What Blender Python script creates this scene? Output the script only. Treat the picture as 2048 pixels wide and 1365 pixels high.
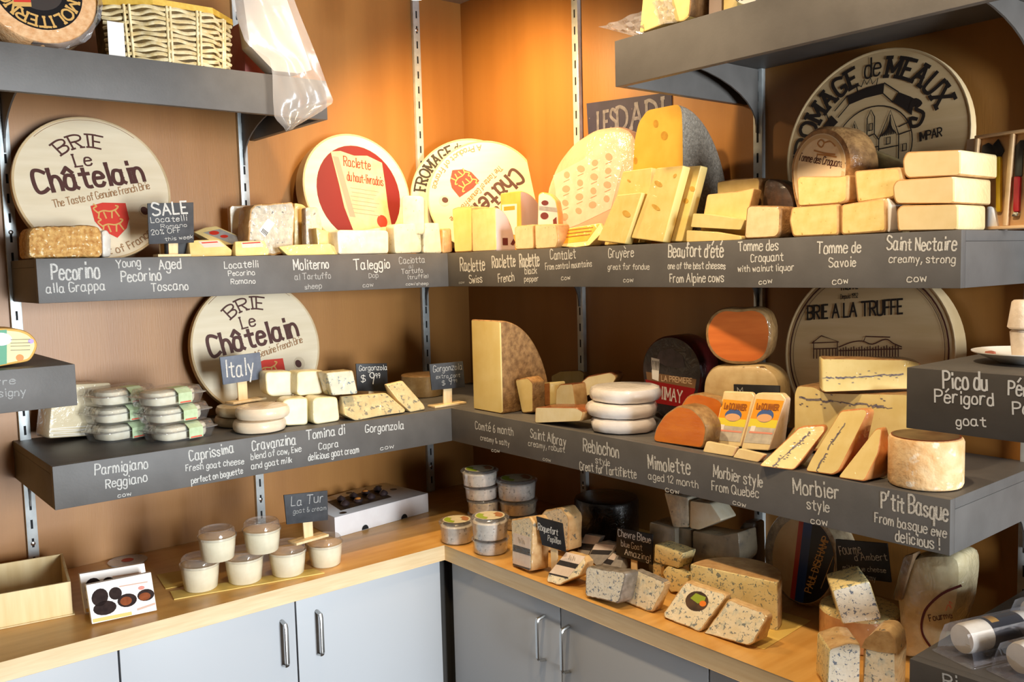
import bpy, bmesh, math, random
from mathutils import Matrix, Vector
random.seed(7)
for o in list(bpy.data.objects):
    bpy.data.objects.remove(o)
SC = bpy.context.scene
COL = SC.collection
W, H = 2048, 1365
# ---------------------------------------------------------------- camera
CAM = Vector((2.6114, -1.938, 1.636))
YAW, PITCH, ROLL, FPX = math.radians(39.2684), math.radians(-4.8408), math.radians(-1.4439), 1792.58
FW = Vector((-math.cos(YAW) * math.cos(PITCH), math.sin(YAW) * math.cos(PITCH), math.sin(PITCH)))
_r = FW.cross(Vector((0, 0, 1))).normalized()
_u = _r.cross(FW)
RT = _r * math.cos(ROLL) + _u * math.sin(ROLL)
UP = -_r * math.sin(ROLL) + _u * math.cos(ROLL)
cd = bpy.data.cameras.new('camera')
cam = bpy.data.objects.new('camera', cd)
COL.objects.link(cam)
cd.sensor_width = 36.0
cd.lens = FPX / W * 36.0
cd.clip_start = 0.05
cam.matrix_world = Matrix(((RT.x, UP.x, -FW.x, CAM.x), (RT.y, UP.y, -FW.y, CAM.y), (RT.z, UP.z, -FW.z, CAM.z), (0, 0, 0, 1)))
SC.camera = cam
# ---------------------------------------------------------------- light
wd = bpy.data.worlds.new('world')
SC.world = wd
wd.use_nodes = True
wd.node_tree.nodes['Background'].inputs[0].default_value = (0.80, 0.88, 1.0, 1)
wd.node_tree.nodes['Background'].inputs[1].default_value = 0.1
SC.view_settings.view_transform = 'Standard'
SC.view_settings.look = 'None'
SC.view_settings.exposure = 0.0
SC.view_settings.gamma = 1.0
SC.view_settings.use_curve_mapping = False
SC.cycles.use_denoising = True
SC.cycles.max_bounces = 8
SC.cycles.transparent_max_bounces = 16
SC.cycles.caustics_reflective = False
SC.cycles.caustics_refractive = False

def light(name, kind, loc, target, energy, color, **k):
    d = bpy.data.lights.new(name, kind)
    d.energy = energy
    d.color = color
    for a, v in k.items():
        setattr(d, a, v)
    o = bpy.data.objects.new(name, d)
    COL.objects.link(o)
    o.location = loc
    o.rotation_euler = (Vector(target) - Vector(loc)).to_track_quat('-Z', 'Y').to_euler()
    return o

ZCEIL = 2.558
RX, RY = 5.6, -5.2           # the room's far walls
# daylight entering by the shop window in the wall facing the left-hand shelves
light('window_daylight', 'AREA', (RX - 0.12, -0.80, 1.40), (0, -0.9, 1.2), 350, (0.88, 0.95, 1.0), shape='RECTANGLE', size=1.0, size_y=1.7)
# warm halogen ceiling spots
WARM = (1.0, 0.76, 0.48)
light('halogen_corner', 'SPOT', (0.50, -0.50, 2.36), (0.36, -0.13, 1.85), 54, (1.0, 0.66, 0.30), spot_size=math.radians(150), spot_blend=0.9, shadow_soft_size=0.03)
light('halogen_front_a', 'SPOT', (1.95, -0.98, 2.50), (1.75, -0.25, 1.5), 50, WARM, spot_size=math.radians(75), spot_blend=0.8, shadow_soft_size=0.04)
light('halogen_front_b', 'SPOT', (1.25, -0.98, 2.50), (1.15, -0.25, 1.5), 54, WARM, spot_size=math.radians(80), spot_blend=0.8, shadow_soft_size=0.04)
light('halogen_front_c', 'SPOT', (0.98, -0.95, 2.50), (0.2, -0.6, 1.6), 32, WARM, spot_size=math.radians(80), spot_blend=0.9, shadow_soft_size=0.04)

# ---------------------------------------------------------------- pixel geometry
def ray(u, v):
    return FW + RT * ((u - W / 2) / FPX) - UP * ((v - H / 2) / FPX)

def on(u, v, p0, n):
    d = ray(u, v)
    return CAM + d * ((Vector(p0) - CAM).dot(n) / d.dot(n))

EX, EY, EZ = Vector((1, 0, 0)), Vector((0, 1, 0)), Vector((0, 0, 1))

def atx(u, v, x): return on(u, v, (x, 0, 0), EX)
def aty(u, v, y): return on(u, v, (0, y, 0), EY)
def atz(u, v, z): return on(u, v, (0, 0, z), EZ)
def dist(p): return (Vector(p) - CAM).dot(FW)

ZL, ZM, ZT, ZC = 1.2132, 1.6787, 2.127, 0.845
SIDES = {'L': (EY, EX), 'R': (EX, -EY)}

# ---------------------------------------------------------------- materials
def lin(c):
    return tuple((x / 255 / 12.92 if x / 255 <= .04045 else ((x / 255 + .055) / 1.055) ** 2.4) for x in c) + (1,)

MATS = {}
def mat(name, c, c2=None, scale=25, rough=.55, bump=0, bscale=60, coat=0, crinkle=0, spot=None, sscale=60, sth=.62, sw=.04, stretch=(1, 1, 1), metal=0, spec=.4, detail=4, emit=0, lo=.35, hi=.65, sss=0, distort=0, spot2=None):
    """One procedural surface: two tones by noise, spots or veins, bump, and a glossy wrapped coat."""
    if name in MATS:
        return MATS[name]
    m = bpy.data.materials.new(name)
    m.use_nodes = True
    nt = m.node_tree
    N, L = nt.nodes, nt.links
    b = N['Principled BSDF']
    b.inputs['Roughness'].default_value = rough
    b.inputs['Metallic'].default_value = metal
    b.inputs['Specular IOR Level'].default_value = spec
    tc = N.new('ShaderNodeTexCoord')
    mp = N.new('ShaderNodeMapping')
    mp.inputs['Scale'].default_value = stretch
    L.new(tc.outputs['Object'], mp.inputs[0])
    def noise(s, d=detail, dist_=0):
        n = N.new('ShaderNodeTexNoise')
        n.inputs['Scale'].default_value = s
        n.inputs['Detail'].default_value = d
        n.inputs['Distortion'].default_value = dist_
        L.new(mp.outputs[0], n.inputs['Vector'])
        return n.outputs[0]
    def ramp(src, a, c_a, bb, c_b):
        r = N.new('ShaderNodeValToRGB')
        r.color_ramp.elements[0].position = a
        r.color_ramp.elements[0].color = c_a
        r.color_ramp.elements[1].position = bb
        r.color_ramp.elements[1].color = c_b
        L.new(src, r.inputs[0])
        return r.outputs[0]
    cc = lin(c)
    out = None
    if c2:
        out = ramp(noise(scale), lo, cc, hi, lin(c2))
    def over(out, col, sc_, th, w, d=3):
        mx = N.new('ShaderNodeMix')
        mx.data_type = 'RGBA'
        f = ramp(noise(sc_, d, distort), th, (0, 0, 0, 1), th + w, (1, 1, 1, 1))
        L.new(f, mx.inputs[0])
        if out is None:
            mx.inputs[6].default_value = cc
        else:
            L.new(out, mx.inputs[6])
        mx.inputs[7].default_value = lin(col)
        return mx.outputs[2]
    if spot2:
        out = over(out, spot2, sscale * .45, sth - .04, sw * 2)
    if spot:
        out = over(out, spot, sscale, sth, sw)
    if out is None:
        b.inputs['Base Color'].default_value = cc
    else:
        L.new(out, b.inputs['Base Color'])
    if bump:
        bn = N.new('ShaderNodeBump')
        bn.inputs['Strength'].default_value = bump
        bn.inputs['Distance'].default_value = .004
        L.new(noise(bscale, 5), bn.inputs['Height'])
        L.new(bn.outputs[0], b.inputs['Normal'])
    if coat:
        b.inputs['Coat Weight'].default_value = coat
        b.inputs['Coat Roughness'].default_value = .12
        if crinkle:
            bn = N.new('ShaderNodeBump')
            bn.inputs['Strength'].default_value = crinkle
            bn.inputs['Distance'].default_value = .006
            L.new(noise(38, 3, 1.5), bn.inputs['Height'])
            L.new(bn.outputs[0], b.inputs['Coat Normal'])
    if sss:
        b.inputs['Subsurface Weight'].default_value = sss
        b.inputs['Subsurface Radius'].default_value = (.01, .006, .003)
    if emit:
        b.inputs['Emission Color'].default_value = cc
        b.inputs['Emission Strength'].default_value = emit
    MATS[name] = m
    return m

def film(name, tint=(.95, .95, .95), haze=.12, gloss=.18, rough=.12, hazecol=(.9, .9, .92), bump=.5, bscale=35, fres=.5):
    if name in MATS:
        return MATS[name]
    m = bpy.data.materials.new(name)
    m.use_nodes = True
    nt = m.node_tree
    N, L = nt.nodes, nt.links
    N.remove(N['Principled BSDF'])
    out = N['Material Output']
    tr = N.new('ShaderNodeBsdfTransparent'); tr.inputs[0].default_value = (*tint, 1)
    df = N.new('ShaderNodeBsdfDiffuse'); df.inputs[0].default_value = (*hazecol, 1)
    gl = N.new('ShaderNodeBsdfGlossy'); gl.inputs['Roughness'].default_value = rough
    tc = N.new('ShaderNodeTexCoord')
    no = N.new('ShaderNodeTexNoise'); no.inputs['Scale'].default_value = bscale; no.inputs['Distortion'].default_value = 1.2
    L.new(tc.outputs['Object'], no.inputs['Vector'])
    bn = N.new('ShaderNodeBump'); bn.inputs['Strength'].default_value = bump; bn.inputs['Distance'].default_value = .006
    L.new(no.outputs[0], bn.inputs['Height']); L.new(bn.outputs[0], gl.inputs['Normal'])
    m1 = N.new('ShaderNodeMixShader'); m1.inputs[0].default_value = haze
    L.new(tr.outputs[0], m1.inputs[1]); L.new(df.outputs[0], m1.inputs[2])
    lw = N.new('ShaderNodeLayerWeight'); lw.inputs[0].default_value = .35
    L.new(bn.outputs[0], lw.inputs['Normal'])
    ma = N.new('ShaderNodeMath'); ma.operation = 'MULTIPLY_ADD'; ma.inputs[1].default_value = fres; ma.inputs[2].default_value = gloss
    L.new(lw.outputs['Facing'], ma.inputs[0])
    m2 = N.new('ShaderNodeMixShader')
    L.new(ma.outputs[0], m2.inputs[0]); L.new(m1.outputs[0], m2.inputs[1]); L.new(gl.outputs[0], m2.inputs[2])
    L.new(m2.outputs[0], out.inputs['Surface'])
    MATS[name] = m
    return m

# ---------------------------------------------------------------- things and parts
THINGS = []
class T:
    """A thing: an Empty with its own frame (local x right along the wall, y into the wall, z up) and parts in that frame."""
    def __init__(s, name, label, cat, group=None, kind=None, M=None, side='R', z=0, px=None, o=None, yaw=0, lean=0, lift=0, settle=True, rest=None):
        a, n = SIDES[side]
        if M is None and px is not None:
            th = math.radians(yaw)
            nn = n * math.cos(th) + a * math.sin(th)
            aa = a * math.cos(th) - n * math.sin(th)
            le = math.radians(lean)
            n2 = nn * math.cos(le) + EZ * math.sin(le)
            up = EZ * math.cos(le) - nn * math.sin(le)
            if o is None:
                p = atz(px[0], px[1], z + lift)
            else:
                p = on(px[0], px[1], n * o, n)
                p.z = z + lift
            M = Matrix(((aa.x, -n2.x, up.x, p.x), (aa.y, -n2.y, up.y, p.y), (aa.z, -n2.z, up.z, p.z), (0, 0, 0, 1)))
        elif M is None:
            M = Matrix.Identity(4)
        s.M, s.inv = M, M.inverted()
        s.z = z if rest is None else rest
        s.settle = settle
        s.stretch = o is not None and lean < 12 and settle
        s.root = bpy.data.objects.new(name, None)
        s.root.empty_display_size = .05
        COL.objects.link(s.root)
        s.root.matrix_world = M
        s.name, s.kids, s.lo = name, [], 9e9
        s.props = {'label': label, 'category': cat}
        if group: s.props['group'] = group
        if kind: s.props['kind'] = kind
        THINGS.append(s)
    # local coordinates of a pixel on the thing's front plane (local y = yoff)
    def px(s, u, v, y=0):
        n = -s.M.col[1].xyz
        return s.inv @ on(u, v, s.M @ Vector((0, y, 0)), n)
    def add(s, name, V, F, m, parent=None, smooth=True, sharp=38, world=False, mi=None, recalc=True, label=None):
        if world:
            V = [s.inv @ Vector(p) for p in V]
        me = bpy.data.meshes.new(name)
        me.from_pydata([tuple(p) for p in V], [], F)
        for x in (m if isinstance(m, (list, tuple)) else [m]):
            me.materials.append(x)
        if recalc:
            bm = bmesh.new(); bm.from_mesh(me)
            bmesh.ops.recalc_face_normals(bm, faces=bm.faces)
            bm.to_mesh(me); bm.free()
        if mi:
            for p, i in zip(me.polygons, mi): p.material_index = i
        if smooth:
            for p in me.polygons: p.use_smooth = True
            me.set_sharp_from_angle(angle=math.radians(sharp))
        o = bpy.data.objects.new(name, me)
        COL.objects.link(o)
        o.parent = parent or s.root
        if label: o['label'] = label
        s.kids.append(o)
        return o
    def split(s, V, F, cls, spec, sharp=38, parent=None):
        """Cut a closed body into its parts by the class of each face; spec: material or {classes: (part name, material)}."""
        if not isinstance(spec, dict):
            spec = {'*': ('body', spec)}
        bm = bmesh.new()
        vs = [bm.verts.new(p) for p in V]
        for i, f in enumerate(F):
            try:
                g = bm.faces.new([vs[k] for k in f]); g.material_index = i
            except ValueError:
                pass
        bmesh.ops.recalc_face_normals(bm, faces=bm.faces)
        faces = [([v.co.copy() for v in f.verts], [v.index for v in f.verts], cls[f.material_index]) for f in bm.faces]
        bm.verts.index_update()
        faces = [([v.index for v in f.verts], cls[f.material_index]) for f in bm.faces]
        bm.free()
        groups = {}
        for ids, c in faces:
            key = next((k for k in spec if c in k), '*')
            groups.setdefault(spec[key], []).append(ids)
        res = {}
        for (pn, m), fl in groups.items():
            used = sorted({i for f in fl for i in f})
            mp = {k: j for j, k in enumerate(used)}
            res[pn] = s.add(pn, [V[k] for k in used], [[mp[i] for i in f] for f in fl], m, sharp=sharp, recalc=False, parent=parent)
        return res
    def prism(s, poly, depth, spec, b=.003, r=.006, y0=0, back=None, jit=0, axis='y', raw=False, parent=None, n=4, solid=0):
        """Body from a front outline (pixels, or local x,z when raw) reaching depth into the shelf."""
        P = [(p[0], p[1]) if raw else ((q := s.px(p[0], p[1], y0)).x, q.z) for p in poly]
        A = sum(P[i][0] * P[(i + 1) % len(P)][1] - P[(i + 1) % len(P)][0] * P[i][1] for i in range(len(P)))
        if A < 0: P = P[::-1]
        P = rounded(P, r, n)
        if jit: P = jitter(P, jit)
        V, F, C = ring_prism(P, y0, depth, b, back)
        if solid:
            # a true wedge: sloping front, flat foot, upright back
            le = math.radians(solid)
            sn, cs = math.sin(le), math.cos(le)
            D = max(p[1] for p in P) * sn + max(.008, depth * .3)
            W_ = []
            for v in V:
                t = (v[1] - y0) / depth
                q = t * (D - v[2] * sn)
                W_.append(Vector((v[0], y0 + q * cs, v[2] + q * sn)))
            V = W_
        return s.split(V, F, C, spec, parent=parent)
    def quarter(s, u0, u1, vt, vb, R, spec, y0=0, b=.004, raw=None, pw=1.0):
        """Quarter of a wheel standing on its rim: cut face to the front, flat faces to both sides."""
        if raw: x0, x1, h = raw
        else:
            x0, x1 = s.px(u0, vb).x, s.px(u1, vb).x
            h = s.px((u0 + u1) / 2, vt).z
        P = [(0, 0), (0, h)] + [(R * math.sin(k / 18 * math.pi / 2) ** pw, h * math.cos(k / 18 * math.pi / 2)) for k in range(1, 18)] + [(R, h * .02), (R, 0)]
        P = rounded(P, .003, 2)
        A = sum(P[i][0] * P[(i + 1) % len(P)][1] - P[(i + 1) % len(P)][0] * P[i][1] for i in range(len(P)))
        if A < 0: P = P[::-1]
        V, F, C = ring_prism(P, 0, x1 - x0, b, None)
        V = [Vector((x0 + p[1], y0 + p[0], p[2])) for p in V]
        C = [{'F': 'L', 'K': 'R', 'L': 'F', 'T': 'T', 'R': 'T', 'B': 'B'}[c] for c in C]
        return s.split(V, F, C, spec)
    def lathe(s, prof, spec, c=(0, 0, 0), n=40, axis='z', wob=0, sides=None, parent=None, arc=None):
        """Body turned about an axis; prof: [(radius, height, class of the band that ends here)]."""
        V, F, C = [], [], []
        ph = random.random() * 6
        for (r, h, *_) in prof:
            for k in range(n):
                t = 2 * math.pi * k / n
                rr = r * (1 + wob * math.sin(3 * t + ph) + wob * .6 * math.sin(7 * t + ph * 2 + h * 90))
                if sides: rr *= 1 + sides * (k % 2)
                x, y = rr * math.cos(t), rr * math.sin(t)
                V.append(Vector((c[0] + x, c[1] + y, c[2] + h)) if axis == 'z' else Vector((c[0] + x, c[1] - h, c[2] + y)))
        for i in range(1, len(prof)):
            cl = prof[i][2] if len(prof[i]) > 2 else '*'
            for k in range(n):
                F.append([(i - 1) * n + k, (i - 1) * n + (k + 1) % n, i * n + (k + 1) % n, i * n + k]); C.append(cl)
        F.append(list(range(n))); C.append('B')
        F.append([(len(prof) - 1) * n + k for k in range(n)]); C.append(prof[-1][2] if len(prof[-1]) > 2 else '*')
        return s.split(V, F, C, spec, parent=parent)
    def box(s, name, x0, x1, y0, y1, z0, z1, m, b=.002, parent=None, label=None, world=False):
        if world:
            V = [Vector((x, y, z)) for x in (x0, x1) for y in (y0, y1) for z in (z0, z1)]
            V = [s.inv @ p for p in V]
        else:
            V = [Vector((x, y, z)) for x in (x0, x1) for y in (y0, y1) for z in (z0, z1)]
        F = [(0, 1, 3, 2), (4, 6, 7, 5), (0, 4, 5, 1), (2, 3, 7, 6), (0, 2, 6, 4), (1, 5, 7, 3)]
        o = s.add(name, V, F, m, parent=parent, smooth=b > 0, label=label)
        if b:
            bm = bmesh.new(); bm.from_mesh(o.data)
            bmesh.ops.bevel(bm, geom=list(bm.edges), offset=b, segments=2, affect='EDGES', profile=.6)
            bm.to_mesh(o.data); bm.free()
            for p in o.data.polygons: p.use_smooth = True
            o.data.set_sharp_from_angle(angle=math.radians(35))
        return o
    def decal(s, name, polys, m, off=.0012, y0=0, raw=False, parent=None, label=None, th=.0003):
        """Thin printed or stuck pieces on the front plane: one part, however many outlines."""
        if len(polys) > 1 and name in ('eye_hole', 'chocolate_print', 'cocoa_print', 'cut_egg_print', 'black_band', 'ribbon_banner', 'label_print', 'printed_pictures'):
            return [s.decal(name, [p], m, off, y0, raw, parent, label, th) for p in polys]
        off *= .45
        V, F = [], []
        for poly in polys:
            P = [(p[0], p[1]) if raw else ((q := s.px(p[0], p[1], y0)).x, q.z) for p in poly]
            A = sum(P[i][0] * P[(i + 1) % len(P)][1] - P[(i + 1) % len(P)][0] * P[i][1] for i in range(len(P)))
            if A < 0: P = P[::-1]
            k, n = len(V), len(P)
            V += [(x, y0 - off, z) for x, z in P] + [(x, y0 - off + th, z) for x, z in P]
            F.append([k + i for i in range(n)])
            for i in range(n):
                j = (i + 1) % n
                F.append([k + i, k + n + i, k + n + j, k + j])
        return s.add(name, V, F, m, smooth=False, recalc=False, parent=parent, label=label)
    def ink(s, name, items, m, off=.0016, y0=0, parent=None, world_plane=None):
        """Writing and line drawing: items are (polylines in local x,z, width)."""
        off *= .45
        V, F = [], []
        for lines, w in items:
            for ln in lines:
                ribbon(ln, w, V, F, y0 - off)
        if not F: return None
        return s.add(name, V, F, m, smooth=False, recalc=False, parent=parent)
    def write(s, name, text, a, b, hpx, m, w=.11, y0=0, off=.0016, raw=False, jit=1.0, parent=None, serif=0, slant=0):
        """Text with its baseline from pixel a to pixel b and capitals hpx pixels high."""
        if raw: A, B, h = Vector((a[0], 0, a[1])), Vector((b[0], 0, b[1])), hpx
        else:
            A, B = s.px(*a, y0), s.px(*b, y0)
            h = (s.px(a[0], a[1] - hpx, y0) - A).length
        d = B - A
        st, tw = strokes(text, jit, serif)
        sx, sy = d.length / tw, h / 8
        e1 = Vector((d.x, d.z)).normalized()
        e2 = Vector((-e1.y, e1.x))
        o2 = Vector((A.x, A.z))
        L = [[o2 + e1 * ((p[0] + slant * p[1]) * sx) + e2 * (p[1] * sy) for p in ln] for ln in st]
        return s.ink(name, [(L, w * h)], m, off=off, y0=y0, parent=parent)
    def arc(s, text, cx, cz, rad, t0, t1, h, roll=0, inside=False, serif=0, jit=0, squeeze=1):
        """Polylines of text along an arc (angles in degrees, clockwise from straight up)."""
        st, tw = strokes(text, jit, serif)
        out = []
        for ln in st:
            q = []
            for x, y in ln:
                t = math.radians(t0 + (t1 - t0) * x / tw + roll)
                rr = rad + y * h / 8 if not inside else rad - y * h / 8
                q.append(Vector((cx + rr * math.sin(t), cz + rr * math.cos(t))))
            out.append(q)
        return out

def rounded(P, r, n=4):
    if r <= 0: return P
    out = []
    N = len(P)
    for i in range(N):
        a, p, b = Vector(P[i - 1]), Vector(P[i]), Vector(P[(i + 1) % N])
        da, db = a - p, b - p
        ra, rb = min(r, da.length * .45), min(r, db.length * .45)
        if da.length < 1e-7 or db.length < 1e-7: continue
        s0, s1 = p + da.normalized() * ra, p + db.normalized() * rb
        for k in range(n):
            t = k / (n - 1)
            out.append(tuple(s0 * (1 - t) ** 2 + p * 2 * t * (1 - t) + s1 * t * t))
    return out

def jitter(P, a):
    out = []
    N = len(P)
    for i in range(N):
        p, q = Vector(P[i]), Vector(P[(i + 1) % N])
        k = max(1, int((q - p).length / .008))
        for j in range(k):
            c = p.lerp(q, j / k)
            out.append((c.x + random.uniform(-a, a), c.y + random.uniform(-a, a)))
    return out

def inset(P, d):
    c = sum((Vector(p) for p in P), Vector((0, 0))) / len(P)
    out = []
    for p in P:
        v = Vector(p) - c
        l = v.length
        out.append(tuple(c + v * max(.2, 1 - d / max(l, 1e-6))))
    return out

def ring_prism(P, y0, depth, b, back):
    N = len(P)
    b = min(b, depth * .45)
    cx = sum(p[0] for p in P) / N
    z0 = min(p[1] for p in P)
    sx, sz, dx, dz = back or (1, 1, 0, 0)
    rings = []
    K = 3 if b > 0 else 1
    fr = [(b * (1 - math.sin(t * math.pi / 4)), b * (1 - math.cos(t * math.pi / 4))) for t in range(K)] if b > 0 else [(0, 0)]
    seq = [(i, y) for i, y in fr] + [(i, depth - y) for i, y in fr[::-1]]
    V = []
    for ins, y in seq:
        Q = inset(P, ins) if ins else P
        t = y / depth
        V += [Vector((cx + (x - cx) * (1 + (sx - 1) * t) + dx * t, y0 + y, z0 + (z - z0) * (1 + (sz - 1) * t) + dz * t)) for x, z in Q]
    F, C = [list(range(N))], ['F']
    R = len(seq)
    cl = []
    for i in range(N):
        j = (i + 1) % N
        ex, ez = P[j][0] - P[i][0], P[j][1] - P[i][1]
        nx, nz = ez, -ex
        cl.append(('R' if nx > 0 else 'L') if abs(nx) > abs(nz) else ('T' if nz > 0 else 'B'))
    for k in range(R - 1):
        for i in range(N):
            j = (i + 1) % N
            F.append([k * N + i, (k + 1) * N + i, (k + 1) * N + j, k * N + j]); C.append(cl[i])
    F.append([(R - 1) * N + i for i in range(N)][::-1]); C.append('K')
    return V, F, C

# ---------------------------------------------------------------- a single-stroke alphabet, for chalk and print
G = {
 'a': '44 35 15 03 01 10 30 42|45 41 50', 'b': '08 00|03 15 35 43 41 30 10 01', 'c': '44 35 15 03 01 10 30 41', 'd': '44 35 15 03 01 10 30 42|48 40',
 'e': '03 43 44 35 15 03 01 10 30 41', 'f': '47 38 27 20|05 45', 'g': '44 35 15 03 01 10 30 42|45 4a 3c 1c 0b', 'h': '08 00|03 15 35 43 40', 'i': '15 10|17 18',
 'j': '25 2b 1c 0c|27 28', 'k': '08 00|45 02|23 40', 'l': '18 10', 'm': '05 00|03 15 25 33 30|33 45 55 63 60', 'n': '05 00|03 15 35 43 40', 'o': '15 03 01 10 30 41 43 35 15',
 'p': '05 0c|03 15 35 43 41 30 10 01', 'q': '44 35 15 03 01 10 30 42|45 4c', 'r': '05 00|02 15 35', 's': '44 35 15 04 13 32 41 30 10 01', 't': '27 21 30 40|05 45',
 'u': '05 01 10 30 42|45 40', 'v': '05 20|20 45', 'w': '05 10|10 24|24 40|40 55', 'x': '05 40|45 00', 'y': '05 21|45 1c', 'z': '05 45|45 00|00 40',
 'A': '00 38|38 60|13 53', 'B': '08 00|08 38 57 55 34 04|34 53 51 30 00', 'C': '57 38 18 06 02 10 30 51', 'D': '08 00|08 28 56 52 20 00', 'E': '08 00|08 48|04 34|00 40',
 'F': '08 00|08 48|04 34', 'G': '57 38 18 06 02 10 30 51 53|53 33', 'H': '08 00|58 50|04 54', 'I': '18 10', 'J': '48 42 30 10 02', 'K': '08 00|58 03|24 50', 'L': '08 00|00 40',
 'M': '00 08|08 32|32 68|68 60', 'N': '00 08|08 50|50 58', 'O': '38 28 06 02 20 40 62 66 48 28', 'P': '00 08|08 38 57 55 34 04', 'Q': '38 28 06 02 20 40 62 66 48 28|42 70',
 'R': '00 08|08 38 57 55 34 04|24 50', 'S': '57 38 18 06 15 34 53 51 30 10 01', 'T': '08 68|38 30', 'U': '08 02 10 40 52 58', 'V': '08 30|30 68', 'W': '08 20|20 46|46 60|60 88',
 'X': '08 60|68 00', 'Y': '08 34|68 34|34 30', 'Z': '08 58|58 00|00 50', '0': '28 06 02 20 42 46 28', '1': '06 28|28 20', '2': '06 18 38 46 00|00 40', '3': '07 28 46 24|24 42 20 01',
 '4': '38 02|02 52|38 30', '5': '48 08|08 05 35 43 41 20 00', '6': '38 16 02 10 30 42 34 14 02', '7': '08 48|48 10', '8': '28 06 24 42 20 02 24 46 28', '9': '45 24 06 18 38 46 45 30',
 '$': '57 38 18 06 15 34 53 51 30 10 01|39 2a', '%': '07 18 27 16 07|48 10|42 51 40 31 42', '!': '18 13|11 10', '&': '50 06 18 27 02 10 30 53', "'": '18 06', ',': '11 0b', '(': '18 05 03 10',
 ')': '08 15 13 00', '.': '10 11', '-': '03 33', '#': '18 10|38 30|05 45|03 43', '/': '00 38',
}
ACC = {'é': ('e', '17 39'), 'è': ('e', '37 19'), 'â': ('a', '06 28|28 46'), 'É': ('E', '19 3d')}
def _pt(t):
    y = t[1]
    return (int(t[0]), int(y) if y.isdigit() else {'a': -1, 'b': -2, 'c': -3, 'd': 10}[y])

def spline(p, k=4):
    if len(p) < 3: return p
    closed = p[0] == p[-1]
    out = []
    n = len(p)
    for i in range(n - 1):
        p1, p2 = Vector(p[i]), Vector(p[i + 1])
        p0 = Vector(p[i - 1]) if i else (Vector(p[-2]) if closed else p1)
        p3 = Vector(p[i + 2]) if i + 2 < n else (Vector(p[1]) if closed else p2)
        for j in range(k):
            t = j / k
            out.append(tuple(.5 * ((2 * p1) + (p2 - p0) * t + (2 * p0 - 5 * p1 + 4 * p2 - p3) * t * t + (3 * p1 - p0 - 3 * p2 + p3) * t ** 3)))
    out.append(tuple(p[-1]))
    return out

def strokes(text, jit=1.0, serif=0):
    x, out = 0.0, []
    for ch in text:
        if ch == ' ':
            x += 3.2; continue
        acc = None
        if ch in ACC: ch, acc = ACC[ch]
        g = G.get(ch)
        if g is None: continue
        lines = [[_pt(t) for t in s.split()] for s in g.split('|')]
        if acc: lines += [[_pt(t) for t in s.split()] for s in acc.split('|')]
        w = max(p[0] for l in lines for p in l)
        rt = random.uniform(-.05, .05) * jit
        sc = 1 + random.uniform(-.09, .09) * jit
        dy = random.uniform(-.35, .35) * jit
        for l in lines:
            sm = spline(l)
            out.append([(x + (px * math.cos(rt) - py * math.sin(rt)) * sc, dy + (px * math.sin(rt) + py * math.cos(rt)) * sc) for px, py in sm])
            if serif and len(l) == 2:
                for e, f in ((l[0], l[1]), (l[1], l[0])):
                    if e[1] in (0, 8, 5) and abs(e[1] - f[1]) > 2:
                        out.append([(x + e[0] - serif, e[1]), (x + e[0] + serif, e[1])])
        x += w * sc + (2.0 if jit else 1.5) + serif * .8
    return out, max(x - 1.5, 1)

RIB = [0]
def ribbon(ln, w, V, F, y):
    RIB[0] = (RIB[0] + 1) % 20
    y -= RIB[0] * 1.4e-5
    P = [Vector((p[0], p[1])) for p in ln]
    P = [p for i, p in enumerate(P) if i == 0 or (p - P[i - 1]).length > 1e-7]
    if len(P) < 2: return
    d0, d1 = (P[0] - P[1]).normalized(), (P[-1] - P[-2]).normalized()
    P[0] = P[0] + d0 * w * .35
    P[-1] = P[-1] + d1 * w * .35
    k = len(V)
    n = len(P)
    for i, p in enumerate(P):
        a, b = P[max(i - 1, 0)], P[min(i + 1, n - 1)]
        t = (b - a).normalized()
        nr = Vector((-t.y, t.x)) * (w / 2)
        yy = y - 1.2e-5 * i / n
        V.append((p.x + nr.x, yy, p.y + nr.y)); V.append((p.x - nr.x, yy, p.y - nr.y))
    for i in range(n - 1):
        F.append([k + 2 * i + 1, k + 2 * i + 3, k + 2 * i + 2, k + 2 * i])

def ell(cx, cz, rx, rz, n=24, t0=0, t1=360, rot=0):
    c, s = math.cos(math.radians(rot)), math.sin(math.radians(rot))
    q = []
    for k in range(n + (t1 - t0 < 360)):
        t = math.radians(t0 + (t1 - t0) * k / n)
        x, z = rx * math.cos(t), rz * math.sin(t)
        q.append((cx + x * c - z * s, cz + x * s + z * c))
    return q

def finish():
    """Set each thing down on what carries it, and make a thing of one mesh a single object."""
    bpy.context.view_layer.update()
    for t in THINGS:
        if t.settle:
            lo = min((t.M @ v.co).z for k in t.kids for v in k.data.vertices)
            dz = t.z + .0004 - lo
            if dz < -.003 and t.stretch:
                # the foot of a thing hidden behind others reaches down to its shelf
                hi = max((t.M @ v.co).z for k in t.kids for v in k.data.vertices)
                mid = lo + .45 * (hi - lo)
                for k in t.kids:
                    for v in k.data.vertices:
                        p = t.M @ v.co
                        if p.z < mid:
                            p.z = mid - (mid - p.z) * (mid - lo - dz) / (mid - lo)
                            v.co = t.inv @ p
                dz = 0
            if abs(dz) > .03: print('SETTLE', t.name, round(dz, 3), t.props['label'][:40])
            t.M = Matrix.Translation((0, 0, dz)) @ t.M
            t.root.matrix_world = t.M
        r = t.root
        top = [k for k in t.kids if k.parent == r]
        if len(t.kids) == 1:
            k = t.kids[0]
            k.parent = None
            k.matrix_world = t.M
            nm = r.name
            bpy.data.objects.remove(r)
            k.name = nm
            t.root = k
        for a, v in t.props.items():
            t.root[a] = v
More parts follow.
